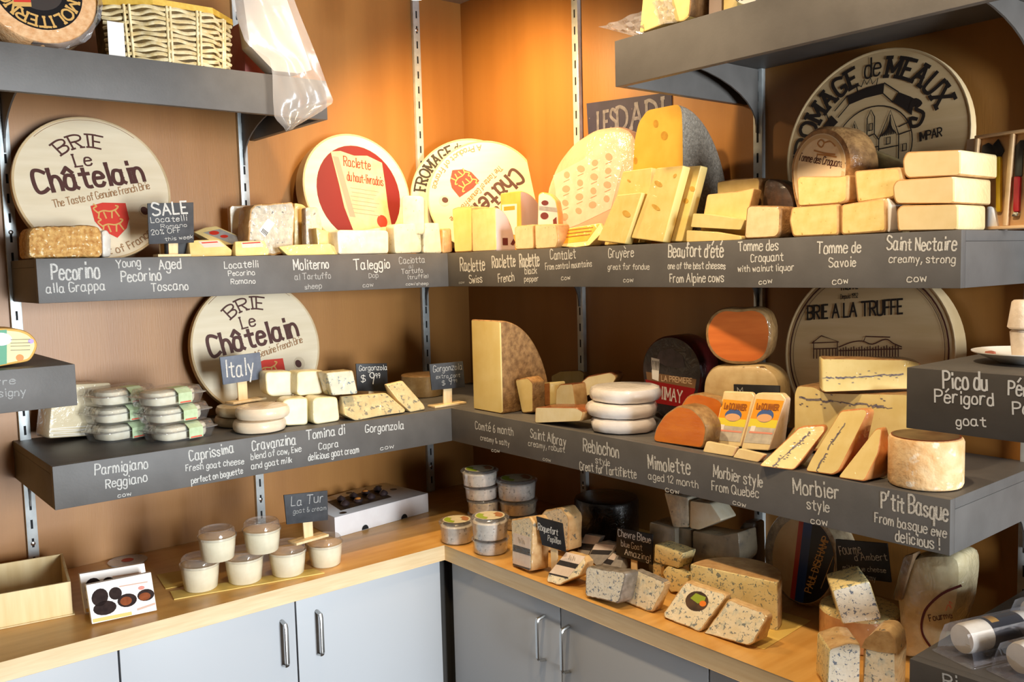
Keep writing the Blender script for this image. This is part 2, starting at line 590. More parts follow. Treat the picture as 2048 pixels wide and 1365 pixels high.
def plan(t, pts, ztop, zbot, spec, b=.003, r=.004, world=False, jit=0, n=4, back=None, parent=None):
    """Body from its outline seen from above (pixels on the top plane, or world x,y), reaching down to zbot."""
    P = [tuple(p) for p in pts] if world else [tuple(atz(u, v, ztop).xy) for u, v in pts]
    A = sum(P[i][0] * P[(i + 1) % len(P)][1] - P[(i + 1) % len(P)][0] * P[i][1] for i in range(len(P)))
    if A < 0: P = P[::-1]
    P = rounded(P, r, n)
    if jit: P = jitter(P, jit)
    V, F, C = ring_prism(P, 0, ztop - zbot, b, back)
    V = [t.inv @ Vector((v[0], v[2], ztop - v[1])) for v in V]
    m = {'F': 'T', 'K': 'B'}
    C = [m.get(c, 'S') for c in C]
    return t.split(V, F, C, spec, parent=parent)

def world_thing(name, label, cat, loc, group=None, kind=None):
    return T(name, label, cat, group, kind, M=Matrix.Translation(loc), settle=False)

# ---------------------------------------------------------------- surfaces of the room
wallm = mat('wall_board', (152, 102, 46), (164, 113, 54), scale=9, stretch=(1, 1, .06), rough=.42, spec=.5, bump=.06, bscale=300)
plaster = mat('plaster', (92, 84, 76), rough=.8)
ceilm = mat('ceiling_paint', (150, 144, 136), rough=.8)
floorm = mat('floor_tile', (92, 78, 66), (76, 64, 54), scale=6, rough=.4)
shelfm = mat('shelf_paint', (86, 83, 80), (94, 91, 88), scale=14, stretch=(1, 1, 1), rough=.5, spec=.4, bump=.05, bscale=180)
undm = mat('shelf_underside_paint', (44, 42, 40), rough=.6)
maple = mat('maple_top', (222, 172, 96), (205, 150, 74), scale=7, stretch=(6, 1, 1), rough=.33, spec=.5, lo=.3, hi=.7)
maple_edge = mat('maple_edge', (228, 204, 162), (218, 190, 146), scale=9, stretch=(1, 1, 12), rough=.45)
doorm = mat('cabinet_laminate', (180, 183, 187), rough=.45, spec=.4)
carc = mat('cabinet_shadow_gap', (60, 58, 56), rough=.7)
steel = mat('zinc_steel', (206, 212, 212), (186, 194, 196), scale=40, rough=.35, metal=.3)
chrome = mat('brushed_nickel', (190, 190, 188), rough=.25, metal=1)
dark = mat('slot_black', (22, 22, 24), rough=.8)
chalk = mat('chalk', (222, 220, 214), (176, 175, 170), scale=420, rough=.9, lo=.3, hi=.6)
chalk_dim = mat('faded_chalk', (176, 176, 174), (130, 130, 128), scale=420, rough=.9)

def room():
    def st(name, label, cat, x0, x1, y0, y1, z0, z1, m):
        t = world_thing(name, label, cat, (x0, y0, z0), kind='structure')
        t.box(name, x0, x1, y0, y1, z0, z1, m, b=0, world=True)
        return t
    st('wall_left', 'ochre brown board wall behind the shelves with the upright oval lids', 'wall', -.1, 0, RY, .1, -.1, ZCEIL, wallm)
    st('wall_right', 'ochre brown board wall behind the grey cheese shelves lettered in chalk', 'wall', 0, RX, 0, .1, -.1, ZCEIL, wallm)
    st('wall_back', 'pale plaster wall across the shop from the cheese corner', 'wall', -.1, RX + .1, RY - .1, RY, -.1, ZCEIL, plaster)
    st('floor', 'beige tiled shop floor in front of the cabinets', 'floor', -.1, RX + .1, RY - .1, .1, -.1, 0, floorm)
    st('ceiling', 'off white ceiling meeting the two ochre walls in the corner', 'ceiling', -.1, RX + .1, RY - .1, .1, ZCEIL, ZCEIL + .1, ceilm)
    t = world_thing('wall_window', 'plaster wall around the shop window facing the shelves', 'wall', (RX, 0, 0), kind='structure')
    for a, b, c, d in ((RY, .1, -.1, .5), (RY, .1, 2.4, ZCEIL), (RY, -1.5, .5, 2.4), (-.15, .1, .5, 2.4)):
        t.box('wall_panel', RX, RX + .1, a, b, c, d, plaster, b=0, world=True)
    t = world_thing('window_1', 'wide shop window in a white frame letting in daylight', 'window', (RX, -.8, .5), kind='structure')
    wf = mat('window_frame_paint', (220, 220, 218), rough=.5)
    for a, b, c, d in ((-1.5, -.15, .5, .56), (-1.5, -.15, 2.34, 2.4), (-1.5, -1.44, .56, 2.34), (-.21, -.15, .56, 2.34)):
        t.box('window_frame', RX + .02, RX + .08, a, b, c, d, wf, b=0, world=True)
    t.box('window_pane', RX + .045, RX + .05, -1.44, -.21, .56, 2.34, film('window_glass', haze=.01, gloss=.04, bump=0), b=0, world=True)
room()

# ---------------------------------------------------------------- shelves
FL, FR = .432, .398         # how far the lower shelves stand out from the left and right wall
MID, TOP, SIDE_D = .30, .46, .62
BO = .018
def bracket(t, side, pos, z, d):
    """Flat grey bracket with a hollow curve, fixed to the upright."""
    a, n = SIDES[side]
    hh = .155
    P = [(.006, 0), (.006, -hh), (.02, -hh)]
    for k in range(0, 11):
        ang = k / 10 * math.pi / 2
        P.append((.02 + (d * .8 - .02) * (1 - math.cos(ang)), -hh + .015 + (hh - .03) * math.sin(ang)))
    P += [(d * .82, 0)]
    V, F = [], []
    for sgn in (-.002, .002):
        for q, zz in P:
            V.append(a * (pos + sgn) + n * q + EZ * (z + zz))
    k = len(P)
    F = [list(range(k)), list(range(k, 2 * k))[::-1]] + [[i, (i + 1) % k, k + (i + 1) % k, k + i] for i in range(k)]
    t.add('bracket', V, F, shelfm, world=True, smooth=False)

def shelf(label, side, s0, s1, z, h, d, brackets=(), panels=(1, 1)):
    """Hollow shelf along a wall: top board, front fascia and end panels in grey paint."""
    a, n = SIDES[side]
    c = a * ((s0 + s1) / 2) + EZ * z
    t = T('wall_shelf', label, 'shelf', M=Matrix.Translation(c), settle=False)
    def bx(name, a0, a1, n0, n1, z0, z1, m=shelfm, b=.0015):
        p, q = a * a0 + n * n0, a * a1 + n * n1
        t.box(name, min(p.x, q.x), max(p.x, q.x), min(p.y, q.y), max(p.y, q.y), z0, z1, m, b=b, world=True)
    bx('top_board', s0, s1, .0005, d - BO, z - .02, z)
    bx('fascia', s0, s1, d - BO, d, z - h, z)
    if panels[0]: bx('end_panel', s0, s0 + BO, .0005, d - BO, z - h, z - .0201)
    if panels[1]: bx('end_panel', s1 - BO, s1, .0005, d - BO, z - h, z - .0201)
    for p in brackets: bracket(t, side, p, z - .0205, d)
    # nail heads
    t.front = d
    t.side, t.n, t.a = side, n, a
    return t

def chalked(t, lines, m=None):
    """Chalk words on a shelf's fascia: (text, start, end, height in pixels)."""
    a, n = t.a, t.n
    p0 = n * (t.front + .0003)
    for text, A, B, hp, *o in lines:
        P, Q = on(*A, p0, n), on(*B, p0, n)
        hh = (on(A[0], A[1] - hp, p0, n) - P).length
        st, tw = strokes(text, 1.0)
        d = Q - P
        e2 = n.cross(d.normalized()); e2 = e2 if e2.z > 0 else -e2
        V, F = [], []
        for ln in st:
            ribbon([(x * d.length / tw, y * hh / 8) for x, y in ln], (o[0] if o else .105) * hh + .0006, V, F, 0)
        ed = d.normalized()
        t.add('chalk_writing', [P + ed * v[0] + e2 * v[2] - n * v[1] for v in V], F, m or chalk, world=True, smooth=False, recalc=False)

RAILS_L, RAILS_R = (-.197, -.83, -1.462), (.595, 1.248, 1.888)
SL_top = shelf('highest grey shelf on the wall with the wicker basket, plastic bag hanging off its end', 'L', -2.3, -.785, ZT + .0015, .1, TOP, (-.83, -1.462))
SR_top = shelf('highest grey shelf over the large castle lid, wedge in plastic at its end', 'R', 1.1894, 2.9, ZT - .0015, .1, TOP, (1.248, 1.888, 2.53))
SL_mid = shelf('grey shelf chalked Pecorino to Caciotta, red shield lid standing on it', 'L', -1.467, -MID, ZM, .1044, MID, (-.83, -.197), (1, 0))
SR_mid = shelf('grey shelf chalked Raclette to Saint Nectaire below the castle lid', 'R', .001, 1.879, ZM, .1044, MID, (.595, 1.248), (0, 1))
SL_low = shelf('grey shelf chalked Parmigiano to Gorgonzola above the white carton', 'L', -1.49, -FR, ZL, .0995, FL, (-.83, -.197, -1.462), (1, 0))
SR_low = shelf('grey shelf chalked Comté to Basque over the blue cheeses', 'R', .001, 1.912, ZL, .0995, FR, (.595, 1.248, 1.888), (0, 1))
SR_pico = shelf('dark grey side shelf chalked Pico du Périgord with a white plate on it', 'R', 1.944, 2.9, 1.4665, .0935, SIDE_D, (2.53,))
SL_isi = shelf('grey side shelf chalked Isigny holding the yellow green pack', 'L', -2.5, -1.473, 1.4555, .0855, SIDE_D, ())
pt = aty(1819, 1318, -SIDE_D)
ZTRAY = pt.z
SR_tray = shelf('lowest dark grey side shelf carrying the clear trays of white goat logs', 'R', pt.x, 2.9, ZTRAY, .09, SIDE_D, ())
print('tray shelf', pt)

chalked(SL_mid, [
 ("Pecorino", (104, 559), (200, 556), 31), ("alla Grappa", (93, 586), (211, 580), 19), ("Young", (233, 536), (282, 532), 16), ("Aged", (319, 540), (363, 536), 20),
 ("Pecorino", (243, 564), (323, 560), 22), ("Toscano", (303, 583), (377, 579), 17), ("Locatelli", (449, 537), (517, 534), 14), ("Pecorino", (457, 552), (510, 550), 10),
 ("Romano", (462, 568), (511, 567), 10), ("Moliterno", (588, 540), (658, 537), 19)])
chalked(SL_mid, [("al Tartuffo", (590, 560), (662, 557), 12), ("sheep", (610, 579), (644, 576), 10), ("Dop", (738, 556), (757, 555), 9), ("cow", (726, 575), (747, 573), 8),
 ("Caciotta", (799, 528), (850, 525), 12), ("al", (818, 537), (826, 536), 6), ("Tartufo", (803, 548), (846, 545), 10), ("(truffle)", (816, 559), (857, 556), 8), ("cow/sheep", (812, 571), (857, 570), 6)], chalk_dim)
chalked(SL_mid, [("Taleggio", (708, 540), (780, 536), 19)])
chalked(SR_mid, [
 ("Raclette", (921, 543), (970, 540), 24), ("Swiss", (939, 567), (965, 565), 15), ("Raclette", (985, 536), (1031, 533), 24), ("French", (997, 565), (1029, 562), 16),
 ("Raclette", (1040, 534), (1079, 531), 25), ("black", (1050, 549), (1074, 547), 13), ("pepper", (1049, 563), (1077, 562), 10), ("Cantalet", (1101, 519), (1152, 517), 18),
 ("From central mountains", (1091, 540), (1184, 533), 12), ("cow", (1123, 561), (1141, 559), 9), ("Gruyère", (1217, 516), (1268, 514), 18), ("great for fondue", (1216, 539), (1299, 539), 11),
 ("cow", (1247, 565), (1267, 564), 9), ("Beaufort d'été", (1337, 514), (1447, 514), 25), ("one of the best cheeses", (1336, 538), (1451, 538), 13), ("From Alpine cows", (1340, 565), (1448, 564), 16),
 ("Tomme des", (1477, 502), (1557, 500), 19), ("Croquant", (1502, 524), (1567, 521), 16), ("with walnut liquor", (1476, 544), (1588, 541), 12), ("cow", (1518, 569), (1545, 566), 10),
 ("Tomme de", (1634, 507), (1722, 505), 22), ("Savoie", (1658, 534), (1712, 533), 18), ("cow", (1665, 569), (1697, 567), 12), ("Saint Nectaire", (1774, 500), (1913, 501), 25),
 ("creamy, strong", (1778, 525), (1911, 526), 15), ("cow", (1814, 564), (1854, 563), 14)])
chalked(SR_mid, [("cow", (918, 568), (929, 567), 5)], chalk_dim)
chalked(SL_low, [
 ("Parmigiano", (190, 950), (296, 937), 20), ("Reggiano", (212, 977), (295, 963), 18), ("cow", (236, 996), (263, 991), 8), ("Caprissima", (380, 923), (468, 905), 20),
 ("Fresh goat cheese", (372, 943), (488, 928), 13), ("perfect on baguette", (383, 968), (486, 947), 12), ("Cravanzina", (505, 902), (592, 888), 20), ("blend of cow, Ewe", (502, 920), (603, 903), 12),
 ("and goat milk", (503, 939), (584, 925), 12), ("Tomina di", (613, 880), (690, 868), 18), ("Capra", (638, 900), (677, 893), 13), ("delicious goat cream", (617, 922), (718, 905), 13),
 ("Gorgonzola", (731, 866), (808, 858), 16), ("cow", (761, 901), (788, 896), 8)])
chalked(SR_low, [
 ("Comté 6 month", (951, 858), (1027, 872), 15), ("creamy & salty", (961, 880), (1019, 893), 10), ("cow", (983, 903), (1000, 906), 7), ("Saint Albray", (1061, 875), (1132, 893), 18),
 ("creamy, robust", (1057, 892), (1130, 906), 11), ("cow", (1086, 921), (1102, 924), 6), ("Reblochon", (1167, 903), (1238, 916), 24), ("style", (1191, 926), (1220, 933), 13),
 ("Great for Tartiflette", (1160, 940), (1273, 958), 16), ("Mimolette", (1297, 937), (1381, 950), 27), ("aged 12 month", (1297, 958), (1397, 977), 14), ("cow", (1331, 984), (1359, 989), 10),
 ("Morbier style", (1427, 953), (1525, 976), 22), ("From Quebec", (1424, 981), (1518, 997), 17), ("cow", (1466, 1009), (1492, 1015), 10), ("Morbier", (1587, 986), (1678, 998), 28),
 ("style", (1614, 1018), (1659, 1026), 20), ("cow", (1622, 1047), (1656, 1053), 13), ("P'tit Basque", (1763, 1016), (1896, 1043), 33), ("From basque ewe", (1750, 1044), (1893, 1077), 19),
 ("delicious !", (1791, 1082), (1880, 1101), 21)])
chalked(SR_pico, [("Pico du", (1887, 777), (1975, 781), 32), ("Périgord", (1870, 804), (1988, 812), 24), ("goat", (1913, 851), (1973, 854), 19), ("Périgord", (2017, 790), (2120, 798), 28), ("Pavé", (2026, 828), (2100, 834), 24)], mat('bright_chalk', (226, 224, 218), rough=.9))
chalked(SL_isi, [("Beurre", (-62, 774), (32, 768), 14), ("Isigny", (-10, 795), (52, 790), 15)], chalk_dim)
chalked(SR_tray, [("Pico", (1888, 1372), (1960, 1392), 26)])

# ---------------------------------------------------------------- slotted uprights on the walls
def upright(label, side, pos, z0, z1, w=.026):
    a, n = SIDES[side]
    c = a * pos + EZ * z0
    t = T('shelf_upright', label, 'upright', 'slotted metal uprights', M=Matrix.Translation(c), settle=False)
    def bx(nm, a0, a1, n0, n1, za, zb, m):
        p, q = a * a0 + n * n0, a * a1 + n * n1
        return t.box(nm, min(p.x, q.x), max(p.x, q.x), min(p.y, q.y), max(p.y, q.y), za, zb, m, b=.0008, world=True)
    o = bx('channel', pos - w / 2, pos + w / 2, .0004, .0145, z0, z1, steel)
    bm = bmesh.new(); bm.from_mesh(o.data)
    o.data.materials.append(dark)
    iv = t.inv
    z = z0 + .03
    while z < z1 - .04:
        f = bm.faces.new([bm.verts.new(iv @ (a * (pos + da) + n * .0149 + EZ * (z + dz))) for da, dz in ((-.0028, 0), (.0028, 0), (.0028, .024), (-.0028, .024))])
        f.material_index = 1
        z += .05
    bm.to_mesh(o.data); bm.free()
    for z in (z0 + .09, (z0 + z1) / 2 + .05, z1 - .12):
        c = a * pos + n * .0148 + EZ * z
        V = [c + n * .003] + [c + a * (.006 * math.cos(i * math.pi / 5)) + EZ * (.006 * math.sin(i * math.pi / 5)) for i in range(10)]
        t.add('screw', V, [[0, 1 + i, 1 + (i + 1) % 10] for i in range(10)], chrome, world=True)
ZR0 = ZC + .001
for lab, sd, p, z0, z1 in (
    ('slotted upright nearest the corner on the wall with the shield lids', 'L', RAILS_L[0], ZR0, ZCEIL),
    ('slotted upright between the two shield lids, at the end of the basket shelf', 'L', RAILS_L[1], ZR0, ZCEIL),
    ('bright slotted upright behind the wooden tray and side shelf', 'L', RAILS_L[2], ZR0, ZCEIL),
    ('slotted upright nearest the corner on the wall beside the navy poster', 'R', RAILS_R[0], ZR0, ZCEIL),
    ('slotted upright beside the castle lid and above the orange half ball', 'R', RAILS_R[1], ZR0, ZCEIL),
    ('slotted upright behind the side shelf and the cutlery box', 'R', RAILS_R[2], ZR0, ZCEIL)):
    upright(lab, sd, p, z0, z1)

# ---------------------------------------------------------------- worktop and cabinets
CL, CR = .546, .517
WT = .0433
t = world_thing('worktop', 'maple worktop running round the corner on top of the grey cabinets', 'worktop', (0, 0, ZC))
plan(t, [(.0008, -.0008), (.0008, -2.7), (CL, -2.7), (CL, -CR), (2.9, -CR), (2.9, -.0008)], ZC, ZC - WT, {'T': ('top_surface', maple), 'S': ('front_edge', maple_edge), '*': ('underside', maple_edge)}, b=.0015, r=0, world=True)
def handle(t, side, pos, d, z0, z1, door):
    a, n = SIDES[side]
    pts = [(0, z0), (.022, z0 + .004), (.026, z0 + .012), (.026, z1 - .012), (.022, z1 - .004), (0, z1)]
    V, F = [], []
    for q, z in pts:
        for k in range(8):
            t_ = k * math.pi / 4
            V.append(a * (pos + .0055 * math.cos(t_)) + n * (d + q + (.003 * math.sin(t_))) + EZ * (z + (.0045 * math.sin(t_) if q < .024 else 0)))
    for i in range(len(pts) - 1):
        for k in range(8):
            F.append([i * 8 + k, i * 8 + (k + 1) % 8, (i + 1) * 8 + (k + 1) % 8, (i + 1) * 8 + k])
    t.add('handle', V, F, chrome, world=True, parent=door)
def cabinet(label, side, s0, s1, seams, handles, d):
    a, n = SIDES[side]
    t = T('base_cabinet', label, 'cabinet', 'grey base cabinets', M=Matrix.Translation(a * ((s0 + s1) / 2)), settle=False)
    def bx(nm, a0, a1, n0, n1, z0, z1, m, parent=None):
        p, q = a * a0 + n * n0, a * a1 + n * n1
        return t.box(nm, min(p.x, q.x), max(p.x, q.x), min(p.y, q.y), max(p.y, q.y), z0, z1, m, b=.001, world=True)
    zt = ZC - WT - .0006
    bx('carcass', s0 + .0005, s1 - .0005, .001, d - .034, .1, zt, carc)
    bx('plinth', s0 + .0005, s1 - .0005, .05, d - .08, .0005, .0995, carc)
    e = [s0] + list(seams) + [s1]
    for i in range(len(e) - 1):
        dr = bx('door', e[i] + .0022, e[i + 1] - .0022, d - .0335, d - .014, .11, zt - .003, doorm)
        for hp in handles:
            if e[i] < hp < e[i + 1]: handle(t, side, hp, d - .014, .64, .755, dr)
cabinet('pale grey two door cabinet under the white cups, handles side by side', 'L', -1.402, -.524, (-.973,), (-1.012, -.915), CL)
cabinet('pale grey cabinet under the wooden tray and chocolate boxes', 'L', -2.26, -1.402, (-1.83,), (-1.87, -1.79), CL)
cabinet('taupe grey two door cabinet under the tubs and blue cheese', 'R', .558, 1.473, (1.018,), (.957, 1.047), CR)
cabinet('taupe grey cabinet under the mild blue pieces and goat logs', 'R', 1.473, 2.36, (1.91,), (1.86, 1.96), CR)
t = world_thing('trim_1', 'grey corner filler strip between the two cabinet runs', 'trim', (.5, -.5, .1), kind='structure')
t.box('trim_1', .0, CL - .036, -.523, -.002, .1, ZC - WT - .001, carc, b=0, world=True)
t.box('trim_strip', .002, .557, -CR + .036, -.004, .1005, ZC - WT - .0015, carc, b=0, world=True)
# ---------------------------------------------------------------- halogen lamp under the ceiling
p = on(833, -6, Vector((.58, -.46, 2.45)), Vector((1, -1, 0)).normalized())
t = T('ceiling_spotlight', 'round halogen spotlight hanging just below the ceiling corner', 'lamp', M=Matrix.Translation(p), settle=False)
t.lathe([(.024, 0), (.0265, .004), (.028, .03), (.02, .05), (.008, .055), (.008, ZCEIL - p.z - .0005)], {'*': ('lamp_housing', steel)}, n=24)
t.lathe([(.0235, -.002), (.0238, .001), (.0235, .0035)], {'*': ('lamp_lens', mat('halogen_lens', (255, 240, 215), emit=14))}, n=24)
LAMP_POS = p
print('lamp', p)
# ---------------------------------------------------------------- palette
birch = mat('birch_lid', (226, 212, 184), (214, 198, 166), scale=5, stretch=(1, 1, 9), rough=.45, spec=.4, lo=.3, hi=.7)
pine = mat('pine_lid', (206, 180, 138), (194, 166, 122), scale=5, stretch=(1, 1, 9), rough=.5)
birch_rim = mat('birch_rim', (204, 180, 140), (188, 162, 120), scale=12, rough=.5)
ink_brown = mat('print_brown', (74, 36, 28), rough=.6)
ink_black = mat('print_black', (34, 26, 22), rough=.6)
ink_tan = mat('print_tan', (150, 112, 74), rough=.6)
ink_red = mat('print_red', (204, 52, 34), rough=.6)
ink_gold = mat('print_gold', (206, 160, 88), rough=.6)
ink_grey = mat('print_grey', (146, 134, 116), rough=.7)
white_paper = mat('white_paper', (234, 230, 224), rough=.6)
black_gloss = mat('black_label', (22, 20, 22), rough=.3)

def lid(name, label, side, c, rpx, o, lean, thick, z, roll=0, face=birch, rim=birch_rim, group='round wooden brie lids', yaw=0, pt=None):
    t = T(name, label, 'cheese lid', group, side=side, z=z, px=c, o=o, lean=lean, yaw=yaw, settle=False)
    # put the frame's origin at the pixel's centre on a plane standing o from the wall
    a, n = SIDES[side]
    p = on(c[0], c[1], pt, -t.M.col[1].xyz) if pt else on(c[0], c[1], n * o, n)
    t.M.translation = p
    t.inv = t.M.inverted()
    t.root.matrix_world = t.M
    r = abs(t.px(c[0] + rpx, c[1]).x - t.px(c[0] - rpx, c[1]).x) / 2
    low = p.z - r * math.cos(math.radians(lean)) - thick * math.sin(math.radians(lean))
    back = o - r * math.sin(math.radians(lean)) - thick * math.cos(math.radians(lean))
    print('LID', name, 'r', round(r, 3), 'gap under', round(low - z, 3), 'gap behind top', round(back, 3))
    prof = [(r - .006, .0015, 'F'), (r - .0045, .0005, 'F'), (r - .004, .0), (r - .001, .0), (r, -.001), (r, -thick + .001), (r - .001, -thick)]
    prof = [(q[0], q[1], q[2] if len(q) > 2 else 'S') for q in prof]
    t.lathe([(r * .5, -.0005, 'F')] + [(r - .006, -.0005, 'F'), (r - .0045, .0004, 'S'), (r - .001, .0004, 'S'), (r, -.0006, 'S'), (r, -thick + .001, 'S'), (r - .001, -thick, 'S')], {'FB': ('lid_face', face), '*': ('rim', rim)}, n=72, axis='y')
    t.r, t.roll, t.low = r, roll, low
    return t
def lmap(t, pts):
    """Points in units of the lid's radius, turned by its roll, to local x,z."""
    c, s = math.cos(math.radians(t.roll)), math.sin(math.radians(t.roll))
    return [((x * c - z * s) * t.r, (x * s + z * c) * t.r) for x, z in pts]
def lwrite(t, name, text, a, b, h, m, w=.12, serif=0, slant=0, jit=0):
    st, tw = strokes(text, jit, serif)
    A, B = Vector(a), Vector(b)
    d = B - A
    e1 = d.normalized(); e2 = Vector((-e1.y, e1.x))
    L = [lmap(t, [tuple(A + e1 * ((x + slant * y) * d.length / tw) + e2 * (y * h / 8)) for x, y in ln]) for ln in st]
    t.ink(name, [(L, w * h * t.r)], m)
def larc(t, name, text, rad, t0, t1, h, m, w=.14, serif=0, inside=False):
    L = [lmap(t, [tuple(p) for p in ln]) for ln in t.arc(text, 0, 0, rad, t0, t1, h, inside=inside, serif=serif)]
    t.ink(name, [(L, w * h * t.r)], m)
def lpoly(t, name, polys, m, off=.0012):
    t.decal(name, [lmap(t, P) for P in polys], m, raw=True, off=off)
def llines(t, name, lines, w, m):
    t.ink(name, [([lmap(t, l) for l in lines], w * t.r)], m)

def lion(cx, cz, s):
    """Small walking beast drawn with a few strokes."""
    q = lambda pts: [(cx + x * s, cz + z * s) for x, z in pts]
    return [q(spline([(-.9, .1), (-.4, .25), (.2, .15), (.7, .3)])), q([(-.8, .1), (-.95, -.4)]), q([(-.4, .1), (-.3, -.45)]), q([(.3, .1), (.2, -.45)]),
            q([(.6, .2), (.85, -.35)]), q(spline([(.7, .3), (.95, .55), (.75, .65)])), q(spline([(-.9, .1), (-1.2, .5), (-.9, .7), (-1.1, .9)]))]
def shield(cx, cz, w, h, tip=.15):
    return [(cx - w, cz + h * .85), (cx - w * .3, cz + h), (cx + w, cz + h * .9), (cx + w, cz), (cx + w * .75, cz - h * .5), (cx + w * .1, cz - h), (cx - w * .6, cz - h * .55), (cx - w * .95, cz)]

def chatelain(label, side, c, rpx, o, lean, z, roll, thick=.022, **k):
    t = lid('round_wooden_box', label, side, c, rpx, o, lean, thick, z, roll, **k)
    larc(t, 'printed_lettering', 'BRIE', .57, -34, 21, .18, ink_brown, w=.13, serif=1.0)
    lwrite(t, 'printed_lettering', 'Le', (-.18, .30), (.04, .32), .17, ink_brown, w=.13, serif=.5)
    lwrite(t, 'printed_lettering', 'Châtelain', (-.72, -.03), (.68, .07), .29, ink_brown, w=.17, serif=.35)
    lwrite(t, 'printed_lettering', 'The Taste of Genuine French Brie', (-.56, -.24), (.72, -.05), .10, ink_tan, w=.11, slant=.15)
    lpoly(t, 'red_crest', [shield(.12, -.46, .23, .25)], ink_red)
    llines(t, 'crest_beasts', lion(.10, -.36, .15) + lion(.12, -.55, .15), .02, ink_gold)
    larc(t, 'printed_lettering', 'A Product of France', .92, 216, 138, .10, ink_tan, w=.13, inside=True)
    lpoly(t, 'printed_emblem', [ell(.60, -.36, .09, .10)], mat('print_pale_ring', (206, 190, 160), rough=.6))
    lpoly(t, 'printed_emblem', [ell(.58, -.36, .05, .06, rot=20)], ink_brown, off=.0016)
    llines(t, 'printed_line', [[tuple((.95 * math.sin(math.radians(k)), .95 * math.cos(math.radians(k)))) for k in range(-40, 46, 4)]], .006, ink_tan)
    return t
chatelain('cream lid with brown name and red shield behind the sale sign', 'L', (190, 376), 157, .105, 13, ZM, 5)
chatelain('cream lid with red shield half hidden by the Italy sign and white pieces', 'L', (516, 694), 129, .075, 9, ZL, 5)

# Raclette lid
t = lid('round_wooden_box', 'thick round box with dark red label and torn parchment print', 'L', (717, 384), 105, .10, 12, .05, ZM, -6)
lpoly(t, 'dark_red_label', [ell(.02, -.02, .78, .82, 40)], mat('print_dark_red', (112, 20, 20), rough=.6))
par = [(-.48, .62), (-.3, .66), (-.05, .62), (.2, .66), (.48, .58), (.52, .2), (.55, -.2), (.62, -.62), (.2, -.7), (-.12, -.72), (-.28, -.3), (-.36, .1)]
lpoly(t, 'parchment', [par], mat('parchment_print', (200, 180, 142), (188, 166, 126), scale=30, rough=.7), off=.0018)
lpoly(t, 'grey_bar', [[(-.45, .55), (-.34, .55), (-.08, -.45), (-.19, -.45)]], ink_grey, off=.0022)
t.ink('printed_lettering', [([lmap(t, [tuple(p) for p in ln]) for ln in [[(-.25 + (x) * .50 / tw, .42 + y * .16 / 8) for x, y in l] for st, tw in [strokes('Raclette', 0, .4)] for l in st]], .018 * t.r),
    ([lmap(t, ln) for ln in [[(-.20 + x * .68 / tw, .17 + y * .15 / 8) for x, y in l] for st, tw in [strokes('du haut-livradois', 0, .3)] for l in st]], .016 * t.r)], ink_red, off=.0026)
t.ink('small_print', [([lmap(t, [(-.15 + .02 * (k % 2), .05 - k * .07), (.38 - .05 * (k % 3), .05 - k * .07)]) for k in range(7)], .012 * t.r)], ink_grey, off=.0026)
lpoly(t, 'red_seal', [ell(.42, -.46, .10, .11)], ink_red, off=.0026)

# the two lids leaning in the corner
t = lid('round_wooden_box', 'pale lid lettered along its edge, tucked behind the upside down shield lid', 'R', (933, 387), 113, .02, 12, .018, ZM, 0, yaw=46, pt=Vector((.165, -.14, 1.87)))
larc(t, 'printed_lettering', 'FROMAGE', .74, -84, -18, .19, ink_black, w=.17, serif=1.0)
larc(t, 'printed_lettering', 'de', .78, -14, -5, .15, ink_black, w=.12)
t = chatelain('upside down cream lid with red shield standing in the wall corner', 'R', (966, 390), 112, .085, 12, ZM, 218, thick=.026, yaw=46, pt=Vector((.205, -.175, 1.87)))

# castle lid
t = lid('round_wooden_box', 'large tan lid with castle drawing and bold black lettering round its edge', 'R', (1743, 292), 180, .07, 8, .022, ZM, 4, face=pine)
larc(t, 'printed_lettering', 'FROMAGE', .70, -93, -12, .20, ink_black, w=.19, serif=1.1)
larc(t, 'printed_lettering', 'de', .73, -6, 6, .20, ink_black, w=.10)
larc(t, 'printed_lettering', 'MEAUX', .71, 12, 70, .19, ink_black, w=.19, serif=1.1)
lwrite(t, 'printed_lettering', 'IMPAR', (.50, -.05), (.72, -.04), .085, ink_black, w=.16)
lpoly(t, 'ribbon_banner', [[(-.28, .59), (-.26, .49), (-.08, .52), (.12, .52), (.13, .63), (-.06, .63)], [(-.66, .20), (-.58, .12), (-.52, .22), (-.38, .33), (-.46, .42), (-.55, .33)],
   [(.28, .50), (.22, .41), (.33, .32), (.42, .23), (.43, .31), (.53, .32), (.41, .42)]], ink_black)
ln = [[tuple(q) for q in ell(.0, -.02, .43, .43, 40)] + [(.43, -.02)]]
ln += [[(-.42, .2), (-.52, .45)], [(-.28, .59), (-.42, .46)], [(.13, .63), (.28, .50)], [(.12, .52), (.22, .41)], [(-.26, .49), (-.38, .38)]]
ln += [[(-.36, .05), (-.27, .03), (-.26, -.3)], [(-.27, .03), (-.19, .30), (-.09, .05), (-.08, -.3)], [(-.09, .05), (-.05, .1), (-.05, .30), (-.01, .38), (.03, .30), (.03, .12), (.08, .05)],
   [(.08, -.3), (.08, .05), (.20, .33), (.29, .06), (.29, -.35)], [(.29, .14), (.40, .17)], [(.29, .06), (.42, .08)], [(-.05, .1), (.03, .12)], [(-.26, -.05), (-.08, -.06)], [(.08, -.05), (.29, -.05)], [(-.08, -.02), (.08, -.02)]]
for x, z in ((-.18, -.2), (.0, -.18), (.16, -.18), (.35, -.08), (.35, -.26), (-.01, .2), (.18, .02), (-.2, -.02)):
    ln.append([(x - .02, z - .035), (x + .02, z - .035), (x + .02, z + .035), (x - .02, z + .035), (x - .02, z - .035)])
